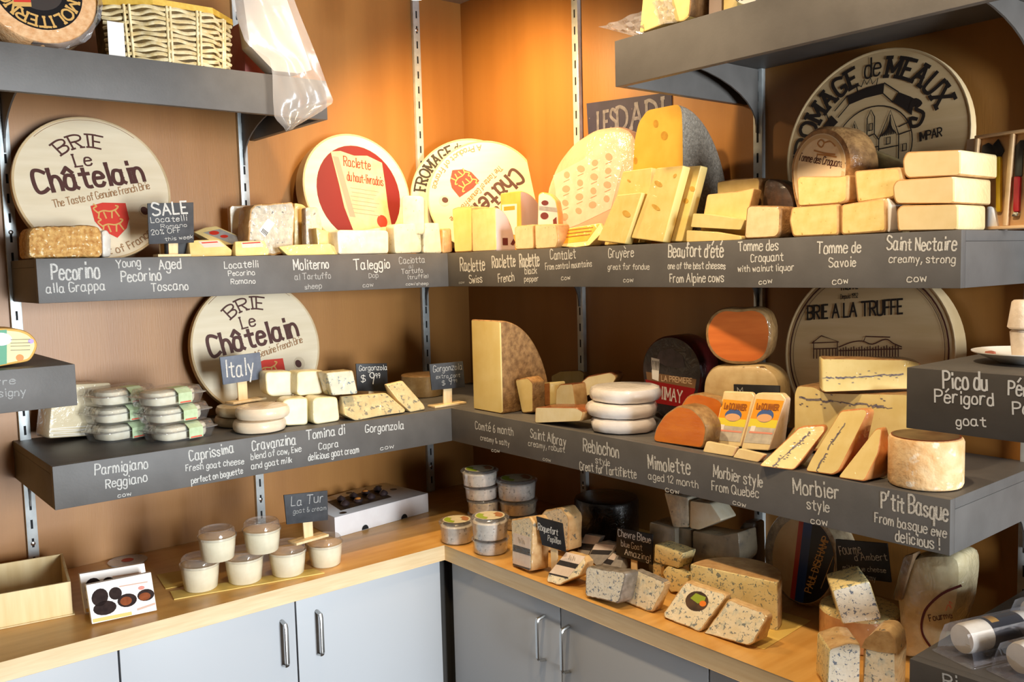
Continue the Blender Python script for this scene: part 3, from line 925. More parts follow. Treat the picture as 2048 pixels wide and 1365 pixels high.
for k in range(9):
    ln.append([(-.24 + k * .018, .06 + k * .002), (-.19, .26 - abs(k - 4) * .03)])
    ln.append([(.10 + k * .02, .08), (.20, .28 - abs(k - 4) * .03)])
llines(t, 'castle_drawing', ln, .012, ink_black)
llines(t, 'scroll_ornament', [spline([(.40, .28), (.44, .38), (.51, .33), (.46, .29), (.54, .22), (.50, .12), (.42, .12), (.41, .20), (.47, .18)])], .035, ink_black)
llines(t, 'scroll_ornament', [spline([(-.52, .10), (-.58, .18), (-.50, .2), (-.48, .08), (-.56, .0)])], .035, ink_black)
llines(t, 'crown_drawing', [[(-.16, .60), (-.18, .70), (-.12, .65), (-.09, .72), (-.06, .66), (-.02, .72), (.0, .65), (.06, .70), (.04, .60), (-.16, .60)]], .016, ink_black)

# truffle lid under it
t = lid('round_wooden_box', 'large tan lid with a market hall drawing behind the layered ash line blocks', 'R', (1728, 704), 169, .085, 8, .05, ZL, 5, face=pine)
lwrite(t, 'printed_lettering', 'BRIE A LA TRUFFE', (-.70, .40), (.44, .40), .155, ink_black, w=.14)
lwrite(t, 'printed_lettering', 'TRUFFE', (-.29, .71), (-.07, .71), .07, ink_black, w=.15)
lwrite(t, 'printed_lettering', 'Depuis 1952', (-.28, .61), (-.07, .61), .05, ink_black, w=.13)
lwrite(t, 'printed_lettering', 'à la'.replace('à', 'a'), (-.24, .80), (-.13, .80), .05, ink_black, w=.13)
ln = [[(-.62, .14), (-.62, -.06)], [(-.64, .12), (-.52, .20), (-.30, .12), (-.64, .12)], [(-.62, .05), (-.32, .05)], [(-.32, .12), (-.32, -.06)]]
for k in range(7): ln.append([(-.58 + k * .04, .05), (-.58 + k * .04, -.06)])
for k in range(22): ln.append([(-.28 + k * .032, .04 + .01 * (k % 3)), (-.28 + k * .032, -.06)])
ln += [spline([(-.3, .06), (-.15, .11), (-.02, .12), (.1, .08), (.25, .13), (.34, .08), (.43, .04)]), [(-.3, .02), (.43, .02)], [(.0, .12), (.02, .17), (.3, .15)]]
llines(t, 'market_hall_drawing', ln, .012, ink_brown)
llines(t, 'printed_ring', [ell(0, 0, .93, .93, 60) + [(.93, 0)]], .018, ink_brown)
llines(t, 'printed_ring', [ell(0, 0, .89, .89, 60) + [(.89, 0)]], .006, ink_brown)

# ---------------------------------------------------------------- cheese materials
WR = dict(coat=.7, crinkle=.7)
pale = mat('pale_paste', (236, 222, 176), (226, 208, 158), scale=40, rough=.5, sss=.05)
palew = mat('wrapped_pale_paste', (240, 224, 172), (230, 208, 150), scale=40, rough=.5, **WR)
white_c = mat('white_paste', (240, 234, 212), (232, 222, 194), scale=50, rough=.5, bump=.1)
white_w = mat('wrapped_white_paste', (234, 226, 202), (226, 214, 184), scale=45, rough=.4, **WR)
speck = mat('speckled_white_paste', (226, 216, 182), (218, 204, 166), scale=40, rough=.55, spot=(178, 160, 118), sscale=120, sth=.66)
yellow = mat('yellow_paste', (236, 212, 148), (228, 200, 130), scale=30, rough=.45, **WR)
gold = mat('deep_yellow_paste', (232, 182, 74), (224, 170, 62), scale=18, rough=.4, sss=.05)
straw = mat('straw_paste', (226, 202, 136), (216, 190, 120), scale=30, rough=.5, coat=.4, crinkle=.4)
greyblue = mat('grey_veined_crust', (214, 204, 180), (178, 170, 152), scale=60, rough=.5, spot=(120, 118, 108), sscale=70, sth=.62, sw=.06, bump=.3, bscale=120, **WR)
rustic = mat('rough_brown_crust', (222, 176, 104), (178, 122, 56), scale=90, rough=.7, bump=.9, bscale=160, spot=(236, 214, 170), sscale=110, sth=.6)
rind_g = mat('grey_rind', (164, 154, 138), (124, 116, 104), scale=160, rough=.6, bump=.5, bscale=300, coat=.3, crinkle=.6, spot=(180, 172, 160), sscale=240, sth=.6)
rind_b = mat('brown_rind', (170, 128, 78), (124, 88, 50), scale=60, rough=.6, bump=.4, bscale=200, coat=.4, crinkle=.6)
rind_dk = mat('dark_brown_rind', (72, 46, 28), (44, 28, 18), scale=50, rough=.55, bump=.3, coat=.3, crinkle=.5)
rind_t = mat('tan_rind', (206, 164, 108), (184, 138, 84), scale=50, rough=.6, bump=.3, coat=.4, crinkle=.6)
rind_w = mat('bloomy_rind', (226, 212, 184), (206, 186, 152), scale=40, rough=.7, bump=.2)
slate = mat('slate_board', (52, 54, 58), (64, 66, 70), scale=40, rough=.6)
slate_l = mat('light_slate_board', (108, 116, 130), (96, 104, 118), scale=40, rough=.6)
black_b = mat('black_board', (24, 24, 26), (34, 34, 36), scale=40, rough=.5)
stick = mat('raw_wood_stand', (232, 206, 160), (220, 190, 140), scale=12, stretch=(6, 6, 1), rough=.6)
wrap_white = mat('clear_wrap_white', (222, 216, 204), (200, 194, 182), scale=30, rough=.35, **WR)
lab_pink = mat('pinkish_label', (226, 206, 196), rough=.5, **WR)
lab_grey = mat('grey_print_label', (150, 146, 140), (170, 164, 156), scale=60, rough=.5)

def blk(name, label, cat, side, z, px, poly, depth, spec, o=None, yaw=0, lean=0, group=None, b=.003, r=.006, back=None, jit=0, lift=0, **k):
    solid = lean if lean >= 14 else 0
    t = T(name, label, cat, group, side=side, z=z, px=px, o=o, yaw=yaw, lean=lean, lift=0 if solid else lift, **k)
    t.prism(poly, depth, spec, b=b, r=r, back=back, jit=jit, solid=solid)
    return t

def sign(label, side, z, px, quad, lines, board=slate, post=None, base=None, o=None, yaw=0, lean=0, chalkm=None, rest=None, name='chalkboard_sign', lift=0, settle=True):
    """Small chalkboard on a wooden stand."""
    t = T(name, label, 'sign', 'small chalkboard signs', side=side, z=z, px=px, o=o, yaw=yaw, lean=lean, lift=lift, rest=rest, settle=settle)
    t.prism(quad, .004, {'*': ('board', board)}, b=.0006, r=.001)
    if post: t.prism(post, .004, {'*': ('post', stick)}, y0=.0045, b=.0005, r=0)
    if base:
        P = [t.px(*p) for p in base]
        x0, x1 = P[0].x, P[1].x
        zz = P[0].z
        t.box('base', x0, x1, -.016, .024, zz, zz + .006, stick, b=.0008)
    for text, a, b, h, *q in lines:
        t.write('chalk_lettering', text, a, b, h, chalkm or chalk, w=q[0] if q else .12)
    return t

# ---------------------------------------------------------------- middle shelf, left wall
CRUST = {'F': ('rind', rustic), '*': ('rind', rustic)}
t = blk('pecorino_wheel', 'rough brown crusted cheese drum before the first shield lid', 'cheese', 'L', ZM, (131, 516), [(58, 517), (55, 475), (60, 457), (75, 453), (182, 450), (202, 455), (207, 480), (206, 515)], .11, {'*': ('crust', rustic)}, o=.275, b=.012, r=.012, jit=.0012)
t.prism([(205, 516), (203, 462), (214, 459), (223, 473), (222, 514)], .07, {'*': ('plastic_wrap', wrap_white)}, y0=.03, b=.006)
sign('black slate sign chalked SALE on a light wooden foot', 'L', ZM, (345, 510), [(295, 407), (387, 405), (388, 484), (298, 487)],
     [('SALE', (306, 432), (376, 427), 24, .15), ('Locatelli', (302, 446), (374, 441), 11), ('Romano', (322, 457), (374, 453), 7), ('20% OFF', (303, 470), (362, 464), 9), ('this week', (330, 481), (386, 476), 7)],
     o=.285, post=[(336, 470), (356, 470), (356, 509), (338, 509)], base=[(312, 511), (378, 511)])
t = blk('price_card', 'little black card in a tan frame behind the SALE sign', 'sign', 'L', ZM, (350, 508), [(318, 480), (378, 476), (379, 508), (320, 508)], .006, {'*': ('frame', stick)}, o=.215, b=.001, r=.001)
t.decal('black_card', [[(328, 484), (375, 480), (376, 505), (329, 506)]], black_b)
def pack(label, poly, lab, o, lean=50, side='L', z=ZM, depth=.028, spec=None, marks=(), labm=None):
    px = (sum(p[0] for p in poly) / len(poly), max(p[1] for p in poly))
    t = blk('cheese_pack', label, 'cheese', side, z, px, poly, depth, {'F': ('cut_face', spec or yellow), '*': ('edge', spec or yellow)}, o=o, lean=lean, b=.002, r=.004, lift=depth * math.sin(math.radians(lean)), group=None)
    if lab: t.decal('label', [lab], labm or lab_pink)
    for p, m in marks: t.decal('label_print', [p], m, off=.002)
    return t
pack('flat wedge pack with grey label and two red dots behind two smaller packs', [(388, 459), (410, 450), (432, 447), (494, 474), (490, 482), (440, 486)], [(406, 460), (440, 453), (488, 474), (464, 483)], .20,
     marks=[([(p[0], p[1]) for p in ell(428, 461, 10, 4)], ink_red), ([(p[0], p[1]) for p in ell(448, 468, 8, 3)], ink_red)], labm=lab_grey)
THINGS[-1].z = ZM + .032
pack('flat wedge pack with pale label before the price card', [(378, 480), (392, 476), (438, 475), (464, 496), (463, 507), (381, 509)], [(396, 479), (436, 477), (450, 489), (408, 491)], .27, lean=40, marks=[([(402, 481), (434, 479), (436, 481), (404, 483)], ink_red)])
pack('flat wedge pack with pale label beside the pale glistening wedge', [(470, 479), (528, 477), (538, 496), (537, 506), (471, 508)], [(482, 481), (522, 479), (526, 490), (484, 492)], .27, lean=35, marks=[([(484, 482), (520, 480), (521, 482), (485, 484)], ink_red)])
blk('cheese_wedge', 'pale glistening wrapped wedge beside the grey veined block', 'cheese', 'L', ZM, (480, 474), [(459, 416), (462, 411), (500, 411), (494, 478), (462, 476)], .03, {'F': ('cut_face', white_w), '*': ('rind', rind_t)}, o=.085, yaw=-8)
t = blk('blue_cheese', 'big grey veined crusted block with a white price sticker', 'cheese', 'L', ZM, (545, 500), [(495, 480), (500, 422), (508, 409), (586, 404), (591, 420), (587, 495), (546, 502), (500, 498)], .08, {'F': ('cut_face', greyblue), '*': ('rind', rind_t)}, o=.205, b=.005, r=.008, jit=.001)
t.decal('price_sticker', [[(536, 437), (550, 447), (530, 472), (517, 461)]], white_paper)
t.decal('sticker_print', [[(526 + k * 2.2, 457 + k * 1.4), (527.2 + k * 2.2, 458 + k * 1.4), (523 + k * 2.2, 464 + k * 1.4), (522 + k * 2.2, 463.2 + k * 1.4)] for k in range(5)], ink_black, off=.002)
blk('cheese_wedge', 'narrow tan wedge against the right side of the grey veined block'.replace('the right side of ', ''), 'cheese', 'L', ZM, (600, 492), [(589, 406), (606, 409), (614, 416), (613, 490), (588, 494)], .05, {'*': ('paste', straw)}, o=.115)
blk('blue_cheese', 'small grey white block behind the tan wedges, near the raclette box', 'cheese', 'L', ZM, (628, 490), [(611, 415), (636, 415), (645, 450), (645, 490), (612, 490)], .03, {'*': ('paste', greyblue)}, o=.17, b=.005)
blk('cheese_wedge', 'tan wedge tilted behind the thin slab', 'cheese', 'L', ZM, (655, 492), [(632, 455), (664, 466), (673, 497), (636, 490)], .05, {'*': ('paste', straw)}, o=.22)
pack('thin tan slab lying before the tilted tan wedge', [(557, 490), (590, 486), (660, 484), (679, 495), (679, 505), (575, 507)], None, .27, lean=30, spec=straw)
blk('taleggio', 'bright white wrapped cheese brick standing alone', 'cheese', 'L', ZM, (726, 504), [(674, 463), (680, 460), (774, 461), (778, 466), (778, 503), (677, 505)], .07, {'*': ('wrapper', white_w)}, o=.275, b=.006, r=.008)
blk('taleggio', 'yellowish wrapped brick half behind the bright white brick', 'cheese', 'L', ZM, (760, 502), [(728, 461), (770, 454), (788, 452), (788, 502), (730, 502)], .03, {'*': ('wrapper', palew)}, o=.195, b=.004)
blk('caciotta', 'speckled white cube beside the bright white brick, under another cube', 'cheese', 'L', ZM, (815, 502), [(787, 452), (794, 448), (834, 447), (842, 452), (844, 501), (790, 503)], .05, speck, o=.28, b=.006, r=.009)
blk('caciotta', 'white cube nearest the wall corner under the topmost cube', 'cheese', 'L', ZM, (864, 502), [(846, 450), (853, 446), (879, 446), (884, 502), (847, 502)], .05, speck, o=.28, b=.005, r=.006)
zc = 1.6787 + .058
t = blk('caciotta', 'speckled white cube resting on top of two others', 'cheese', 'L', zc, (826, 446), [(802, 398), (808, 391), (842, 392), (848, 396), (848, 446), (806, 447)], .05, speck, o=.276, yaw=-38, b=.005, r=.008)
blk('cheese_wedge', 'small brown piece between the white cubes and the shelf corner', 'cheese', 'L', ZM, (893, 502), [(885, 457), (902, 457), (905, 500), (885, 502)], .02, rind_t, o=.285)

# ---------------------------------------------------------------- highest shelf, left wall
t = T('wrapped_cheese', 'big orange crusted wheel with an upside down black ring label, wrapped in plastic', 'cheese', side='L', px=(76, -22), o=.36, lean=10, z=ZT)
a, n = SIDES['L']
p = on(76, -22, n * .40, n); t.M.translation = p; t.inv = t.M.inverted()
rr = abs(t.px(196, -22).x - t.px(-44, -22).x) / 2
peach = mat('peach_crust', (236, 190, 140), (216, 160, 106), scale=70, rough=.6, bump=.5, bscale=160, **WR)
t.lathe([(rr * .7, 0, 'F'), (rr * .97, 0, 'F'), (rr, -.006, 'F'), (rr * 1.01, -.05, 'F'), (rr, -.094), (rr * .96, -.1)], {'*': ('crust', peach)}, n=64, axis='y')
t.r, t.roll = rr, 180
lpoly(t, 'black_ring_label', [ell(0, 0, .74, .74, 48)], black_gloss)
larc(t, 'label_lettering', 'MOLITERNO', .50, -78, 78, .19, ink_gold, w=.2, serif=.7)
lpoly(t, 'label_emblem', [ell(0, .02, .40, .36, 30)], mat('label_centre', (60, 52, 48), rough=.4), off=.002)
lpoly(t, 'red_flag_print', [[(.16, -.30), (.44, -.24), (.42, .30), (.14, .26)]], ink_red, off=.0026)
lpoly(t, 'gold_flag_print', [[(.14, .26), (.42, .30), (.42, .38), (.14, .34)]], ink_gold, off=.0028)
llines(t, 'label_lines', [ell(0, 0, .70, .70, 40, 200, 250), ell(0, 0, .70, .70, 40, 290, 340)], .016, ink_grey)
# loose edge of its plastic wrap
V, F = [], []
for i in range(13):
    th = math.radians(-100 + i * 12)
    for j in range(4):
        q = rr * (1.0 + .035 * j + .03 * math.sin(i * 2.1 + j * 1.7) * j / 3)
        V.append((q * math.cos(th), -.004 + .02 * math.sin(i * 1.3 + j * 2) * j / 3 + .02 * j / 3, q * math.sin(th)))
for i in range(12):
    for j in range(3):
        F.append([i * 4 + j, i * 4 + j + 1, (i + 1) * 4 + j + 1, (i + 1) * 4 + j])
V = [v for v in V]
t.add('plastic_wrap', [(v[0], v[1], max(v[2], -rr)) for v in V], F, film('clear_film', haze=.22, gloss=.2))

# wicker basket with angled ends
t = T('wicker_basket', 'woven wicker basket with cut corners and a white tag', 'basket', side='L', px=(347, 137), o=.445, z=ZT)
wick = mat('wicker', (240, 224, 182), (218, 192, 134), scale=60, rough=.6)
wick_d = mat('wicker_dark', (110, 86, 44), (80, 62, 30), scale=50, rough=.7)
band = mat('basket_rim_straw', (232, 190, 84), (216, 170, 64), scale=80, rough=.6)
xa, xb, xc, xd = t.px(226, 100).x, t.px(312, 100).x, t.px(428, 120).x, t.px(488, 120).x
zt = t.px(330, 14).z
zr = t.px(330, 5).z
foot = [(xa, .07), (xb, 0), (xc, 0), (xd, .07), (xd, .14), (xa, .14)]
cxm = (xa + xd) / 2
def scl(P, k): return [((x - cxm) * k + cxm, (y - .07) * k + .07) for x, y in P]
V = [(x, y, 0) for x, y in scl(foot, .95)] + [(x, y, zt) for x, y in foot]
k = len(foot)
t.add('basket_body', V, [list(range(k))[::-1], list(range(k, 2 * k))] + [[i, (i + 1) % k, k + (i + 1) % k, k + i] for i in range(k)], wick_d, smooth=False)
V, F = [], []
def tube(path, r, V, F, n=5):
    base = len(V)
    for i, p in enumerate(path):
        p = Vector(p)
        d = (Vector(path[min(i + 1, len(path) - 1)]) - Vector(path[max(i - 1, 0)])).normalized()
        u = d.cross(Vector((0, 0, 1)) if abs(d.z) < .9 else Vector((1, 0, 0))).normalized()
        w = d.cross(u)
        for q in range(n):
            a_ = 2 * math.pi * q / n
            V.append(p + u * r * math.cos(a_) + w * r * math.sin(a_))
    for i in range(len(path) - 1):
        for q in range(n):
            F.append([base + i * n + q, base + i * n + (q + 1) % n, base + (i + 1) * n + (q + 1) % n, base + (i + 1) * n + q])
rows = 11
for rw in range(rows):
    z_ = zt * (rw + .5) / rows
    kk = .95 + .05 * z_ / zt
    P = scl(foot[:4], kk)
    path = []
    cnt = 0
    for sgi in range(3):
        a_, b_ = Vector(P[sgi]), Vector(P[sgi + 1])
        nn = Vector((b_.y - a_.y, -(b_.x - a_.x))).normalized()
        m_ = 14
        for q in range(m_):
            pnt = a_.lerp(b_, q / m_)
            off = .002 + .0035 * math.sin((cnt + (rw % 2) * 4) * math.pi / 4)
            cnt += 1
            path.append((pnt.x + nn.x * off, pnt.y + nn.y * off, z_ + .0025 * math.sin(cnt * .8 + rw)))
    tube(path, zt / rows * .36, V, F)
for sgi in range(3):
    for f in ((.2, .26, .72, .78) if sgi == 1 else (.45, .55)):
        p0, p1 = [Vector(scl(foot, .95)[sgi]).lerp(Vector(scl(foot, .95)[sgi + 1]), f), Vector(foot[sgi]).lerp(Vector(foot[sgi + 1]), f)]
        a_, b_ = Vector(foot[sgi]), Vector(foot[sgi + 1])
        nn = Vector((b_.y - a_.y, -(b_.x - a_.x))).normalized() * .0065
        tube([(p0.x + nn.x, p0.y + nn.y, .002), (p1.x + nn.x, p1.y + nn.y, zt)], .0035, V, F)
t.add('wicker_weave', V, F, wick)
V = [(x, y, zt) for x, y in scl(foot, 1.04)] + [(x, y, zr + .004) for x, y in scl(foot, 1.03)]
t.add('basket_rim', V, [list(range(k))[::-1], list(range(k, 2 * k))] + [[i, (i + 1) % k, k + (i + 1) % k, k + i] for i in range(k)], band, smooth=False)
t.box('white_tag', t.px(222, 60).x, t.px(255, 60).x, -.004 + .03, -.002 + .03, t.px(240, 108).z, t.px(240, 40).z, white_paper, b=0)
blk('cardboard_box', 'pinkish red box showing below the plastic bag', 'box', 'L', ZT, (516, 145), [(489, 140), (489, 40), (546, 46), (546, 148)], .10, mat('rose_card', (206, 96, 92), (214, 150, 136), scale=7, rough=.5), o=.30, b=.001, r=.001)

# plastic bag with a white carton inside, hanging over the shelf end
t = T('plastic_bag', 'crumpled clear plastic bag hanging over the shelf end', 'bag', side='L', px=(580, 150), o=.50, z=ZT, settle=False)
cf = film('bag_film', tint=(.97, .96, .95), haze=.12, gloss=.03, rough=.2, hazecol=(.95, .91, .88), bump=.35, bscale=14, fres=.22)
def sheet(nm, outline_l, outline_r, ysh, n=26, m_=16, amp=.010, ph=0):
    V, F = [], []
    for i in range(n + 1):
        f = i / n
        def pick(o_):
            q = f * (len(o_) - 1); k0 = min(int(q), len(o_) - 2); w = q - k0
            return o_[k0][0] * (1 - w) + o_[k0 + 1][0] * w, o_[k0][1] * (1 - w) + o_[k0 + 1][1] * w
        l, r_ = pick(outline_l), pick(outline_r)
        for j in range(m_ + 1):
            g = j / m_
            p = t.px(l[0] * (1 - g) + r_[0] * g, l[1] * (1 - g) + r_[1] * g)
            e = math.sin(math.pi * g) * (.4 + .6 * f)
            y = ysh * math.sin(math.pi * g) + amp * e * (math.sin(9 * g + 5 * f + ph) + .7 * math.sin(17 * g - 11 * f + ph * 2) + .6 * math.sin(23 * f + 4 * g))
            V.append((p.x, y, p.z))
    for i in range(n):
        for j in range(m_):
            k0 = i * (m_ + 1) + j
            F.append([k0, k0 + 1, k0 + m_ + 2, k0 + m_ + 1])
    return t.add(nm, V, F, cf, sharp=60)
LL, RR_ = [(455, -30), (468, 20), (492, 88), (540, 118), (545, 150), (546, 200), (549, 236), (574, 262)], [(578, -30), (596, 20), (622, 84), (640, 130), (655, 172), (668, 204), (640, 225), (576, 262)]
sheet('bag_front', LL, RR_, -.018, ph=0)
sheet('bag_back', LL, RR_, .012, ph=2.2, amp=.006)
blk('cardboard_box', 'white carton tilted inside the plastic bag', 'box', 'L', ZT, (560, 143), [(484, -20), (566, -24), (624, 140), (598, 147), (548, 142), (500, 92)], .05, mat('white_carton', (206, 194, 180), rough=.6), o=.43, b=.001, r=.002, settle=False)
# ---------------------------------------------------------------- middle shelf, right wall
QS = lambda paste, rind, flat=None: {'F': ('cut_face', paste), 'T': ('rind', rind), '*': ('flat_rind', flat or rind)}
t = T('cheese_quarter', 'plain pale yellow upright slab, first on the right hand shelf from the corner'.replace('right hand ', 'long '), 'cheese', side='R', z=ZM, px=(926, 500), o=.28)
t.prism([(904, 418), (915, 414), (944, 413), (944, 501), (909, 503)], .07, {'F': ('cut_face', mat('swiss_paste', (240, 216, 140), (232, 206, 124), scale=20, rough=.45, sss=.05)), '*': ('rind', rind_t)}, b=.004)
t = T('cheese_quarter', 'yellow cut face quarter with a pale printed label on its flat side', 'cheese', side='R', z=ZM, px=(968, 500), o=.285)
t.quarter(945, 992, 417, 500, .075, QS(yellow, rind_t, lab_pink))
xr = t.px(992, 500).x
t.add('label_print', [(xr + .0012, .02 + .05 * q[0], .01 + .07 * q[1]) for q in ((.1, .1), (.5, .1), (.5, .4), (.1, .4))] + [(xr + .0012, .055 + .02 * q[0], .02 + .02 * q[1]) for q in ((0, 0), (.5, -.2), (1, .2), (.6, .8))], [(0, 1, 2, 3), (4, 5, 6, 7)], mat('print_plum', (112, 50, 46), rough=.6), smooth=False)
amber = mat('amber_rind', (236, 186, 96), (226, 168, 76), scale=20, rough=.4, **WR)
t = T('cheese_quarter', 'amber quarter with a big pale round label, standing behind the two pepper blocks', 'cheese', side='R', z=ZM, px=(1024, 495), o=.185)
t.quarter(1003, 1043, 384, 495, .12, QS(amber, amber, lab_pink))
t.decal('small_label', [[(1004, 410), (1034, 408), (1034, 470), (1006, 470)]], white_paper)
t.decal('label_print', [[(1008, 414), (1030, 412), (1030, 420), (1008, 422)]], mat('print_orange', (232, 150, 60), rough=.5), off=.002)
t = blk('cheese_quarter', 'amber rimmed quarter with plum dots on its label, behind the outer pepper block', 'cheese', 'R', ZM, (1092, 492), [(1074, 492), (1076, 388), (1084, 384), (1100, 388), (1113, 402), (1118, 430), (1118, 490)], .03, {'F': ('label', lab_pink), '*': ('rind', amber)}, o=.245, yaw=22, b=.004)
t.decal('label_print', [ell(1090, 406, 7, 5), ell(1089, 432, 8, 7), [(1106, 440), (1113, 434), (1114, 450), (1107, 452)]], mat('print_plum', (112, 50, 46), rough=.6))
t.decal('label_band', [[(1078, 412), (1114, 416), (1115, 424), (1078, 420)]], lab_grey)
pepper = mat('pepper_paste', (222, 206, 160), (210, 192, 144), scale=40, rough=.5, spot=(140, 122, 84), sscale=150, sth=.66, **WR)
blk('cheese_block', 'pepper flecked pale block beside the quarter with the printed flat side', 'cheese', 'R', ZM, (1050, 494), [(1028, 455), (1034, 452), (1066, 449), (1068, 494), (1030, 496)], .05, {'F': ('cut_face', pepper), '*': ('rind', rind_t)}, o=.28, b=.004)
blk('cheese_block', 'pepper flecked pale block under the plum dotted label', 'cheese', 'R', ZM, (1090, 493), [(1069, 450), (1112, 448), (1117, 478), (1113, 491), (1070, 493)], .05, {'F': ('cut_face', pepper), '*': ('rind', rind_t)}, o=.28, b=.004)
paper_w = mat('peach_wrap_paper', (218, 172, 146), (208, 158, 128), scale=9, rough=.5, **WR)
t = blk('wrapped_cheese', 'big round cheese in pale peach paper printed with rows of little pictures', 'cheese', 'R', ZM, (1190, 486), [(1120, 487), (1094, 450), (1090, 385), (1113, 327), (1144, 287), (1190, 257), (1235, 251), (1259, 260), (1272, 280), (1276, 340), (1262, 420), (1230, 486)], .085, {'*': ('paper_wrap', paper_w)}, o=.165, lean=12, b=.018, r=.03)
t.decal('printed_sheet', [[(1107, 353), (1168, 320), (1215, 272), (1233, 276), (1246, 330), (1222, 420), (1160, 450), (1122, 464)]], mat('printed_sheet', (224, 186, 170), (214, 174, 156), scale=30, rough=.5, **WR))
pics = []
for i in range(4):
    for j in range(4):
        u, v = 1134 + i * 28 - j * 1.5, 352 + j * 28 - i * 12
        if 1112 < u < 1236 and v > 285: pics.append(ell(u, v, 6 + (i + j) % 2 * 2, 7, 10, rot=20 * (i - j)))
t.decal('printed_pictures', pics, mat('print_rose_brown', (190, 140, 114), rough=.6), off=.002)
for i in range(4):
    for j in range(3): t.ink('small_print', [([[((q := t.px(1128 + i * 28 - j, 366 + j * 28 - i * 12)).x, q.z), ((q := t.px(1139 + i * 28 - j, 361 + j * 28 - i * 12)).x, q.z)]], .002)], mat('print_rose_brown', (190, 140, 114)), off=.0022)
orange_l = mat('orange_label', (240, 168, 40), (232, 150, 28), scale=20, rough=.4, **WR)
t = pack('flat wedge pack with an orange label before the peach paper cheese', [(1106, 487), (1136, 452), (1200, 441), (1208, 456), (1178, 486), (1150, 490)], [(1113, 484), (1138, 453), (1199, 443), (1174, 477)], .27, lean=30, side='R', labm=orange_l)
t.ink('label_lettering', [([[((q := t.px(1130 + k * 3, 470 - k * 7)).x, q.z), ((q := t.px(1180 + k * 3, 464 - k * 7)).x, q.z)] for k in range(3)], .002)], mat('print_umber', (150, 84, 20), rough=.6), off=.003)

# big holed wheel quarter
t = T('cheese_quarter', 'tallest deep yellow holed quarter with a grey crust', 'cheese', side='R', z=ZM, px=(1315, 470), o=.195)
x0, x1, hh = t.px(1263, 470).x, t.px(1367, 470).x, t.px(1320, 216).z
R = .187
N_ = 20
prof = [(x0, 0), (x0 + .004, hh * .45), (x0 + .016, hh * .80), (x0 + .03, hh * .92), (x0 + .06, hh), (x1 - .012, hh), (x1 - .002, hh * .95), (x1, hh * .8), (x1, 0)]
prof = rounded(prof[::-1], .012, 4)
V, F, C = [], [], []
for i in range(N_ + 1):
    th = i / N_ * math.pi / 2 * .985
    k = math.cos(th) ** .82
    for x, z in prof: V.append((x, R * math.sin(th), z * k))
n_ = len(prof)
F.append(list(range(n_))); C.append('F')
for i in range(N_):
    for j in range(n_):
        F.append([i * n_ + j, i * n_ + (j + 1) % n_, (i + 1) * n_ + (j + 1) % n_, (i + 1) * n_ + j]); C.append('S')
F.append([N_ * n_ + j for j in range(n_)]); C.append('S')
t.split([Vector(v) for v in V], F, C, {'F': ('cut_face', gold), '*': ('crust', rind_g)})
t.decal('eye_hole', [ell(1312, 248, 5, 8, 14), ell(1329, 272, 7, 9, 14), ell(1271, 322, 4, 7, 12)], mat('cheese_eye', (176, 128, 36), (196, 146, 48), scale=60, rough=.5))
holed = mat('holed_yellow_paste', (234, 208, 134), (226, 196, 116), scale=25, rough=.42, coat=.8, crinkle=.8)
eye = mat('slice_eye', (206, 166, 74), (190, 148, 60), scale=60, rough=.4, **WR)
def slab(label, poly, o, lean, holes=(), th=.024, yaw=0):
    px = (sum(p[0] for p in poly[-2:]) / 2, max(p[1] for p in poly))
    t = blk('cheese_slice', label, 'cheese', 'R', ZM, px, poly, th, {'F': ('cut_face', holed), '*': ('edge', mat('slice_edge', (232, 204, 128), rough=.45))}, o=o, lean=lean, yaw=yaw, lift=th * math.sin(math.radians(lean)), b=.0025, r=.004)
    if holes: t.decal('eye_hole', [ell(*h, 14, rot=35) for h in holes], eye)
slab('holed yellow slice leaning at the back, its top beside the big cut face', [(1246, 343), (1304, 335), (1290, 470), (1208, 476)], .252, 7, [(1258, 362, 4, 2)], yaw=-5)
slab('short holed yellow slice with a bright glint, leaning lowest in front', [(1234, 390), (1284, 385), (1250, 484), (1194, 478)], .29, 7, [(1253, 428, 9, 6)], yaw=-5)
slab('long holed yellow slice in crinkled wrap leaning before the grey crust quarter', [(1313, 336), (1367, 331), (1326, 482), (1262, 474)], .29, 7, [(1317, 368, 9, 5), (1312, 415, 10, 4), (1350, 352, 3, 5)], yaw=-5)
slab('narrow holed yellow slice leaning against the long slice on the wedge pile side', [(1374, 333), (1402, 331), (1364, 478), (1335, 478)], .26, 7, [(1385, 378, 6, 5), (1372, 402, 5, 5)], yaw=-5)
# pale straw wedges
blk('cheese_wedge', 'straw wedge at the top back of the pile beside the dark crusted piece', 'cheese', 'R', ZM, (1476, 470), [(1434, 364), (1470, 358), (1517, 355), (1520, 360), (1512, 468), (1436, 468)], .045, {'F': ('cut_face', straw), 'TR': ('rind', rind_b), '*': ('side', straw)}, o=.205)
blk('cheese_wedge', 'tilted straw wedge with crinkled wrap in the middle of the pile', 'cheese', 'R', ZM, (1450, 470), [(1414, 389), (1478, 382), (1509, 376), (1500, 412), (1489, 468), (1398, 468)], .03, {'F': ('cut_face', straw), '*': ('side', rind_t)}, o=.257, lean=5)
z2 = ZM + .022
blk('cheese_wedge', 'flat straw wedge lying upon the lowest wedge', 'cheese', 'R', z2, (1432, 464), [(1386, 433), (1420, 435), (1490, 446), (1481, 466), (1381, 460)], .045, {'F': ('cut_face', straw), '*': ('side', straw)}, o=.288, b=.002, r=.003)
blk('cheese_wedge', 'lowest flat straw wedge under another at the shelf edge', 'cheese', 'R', ZM, (1430, 476), [(1373, 461), (1430, 464), (1482, 470), (1482, 474), (1372, 479)], .045, {'F': ('cut_face', straw), '*': ('side', straw)}, o=.29, b=.002, r=.003)
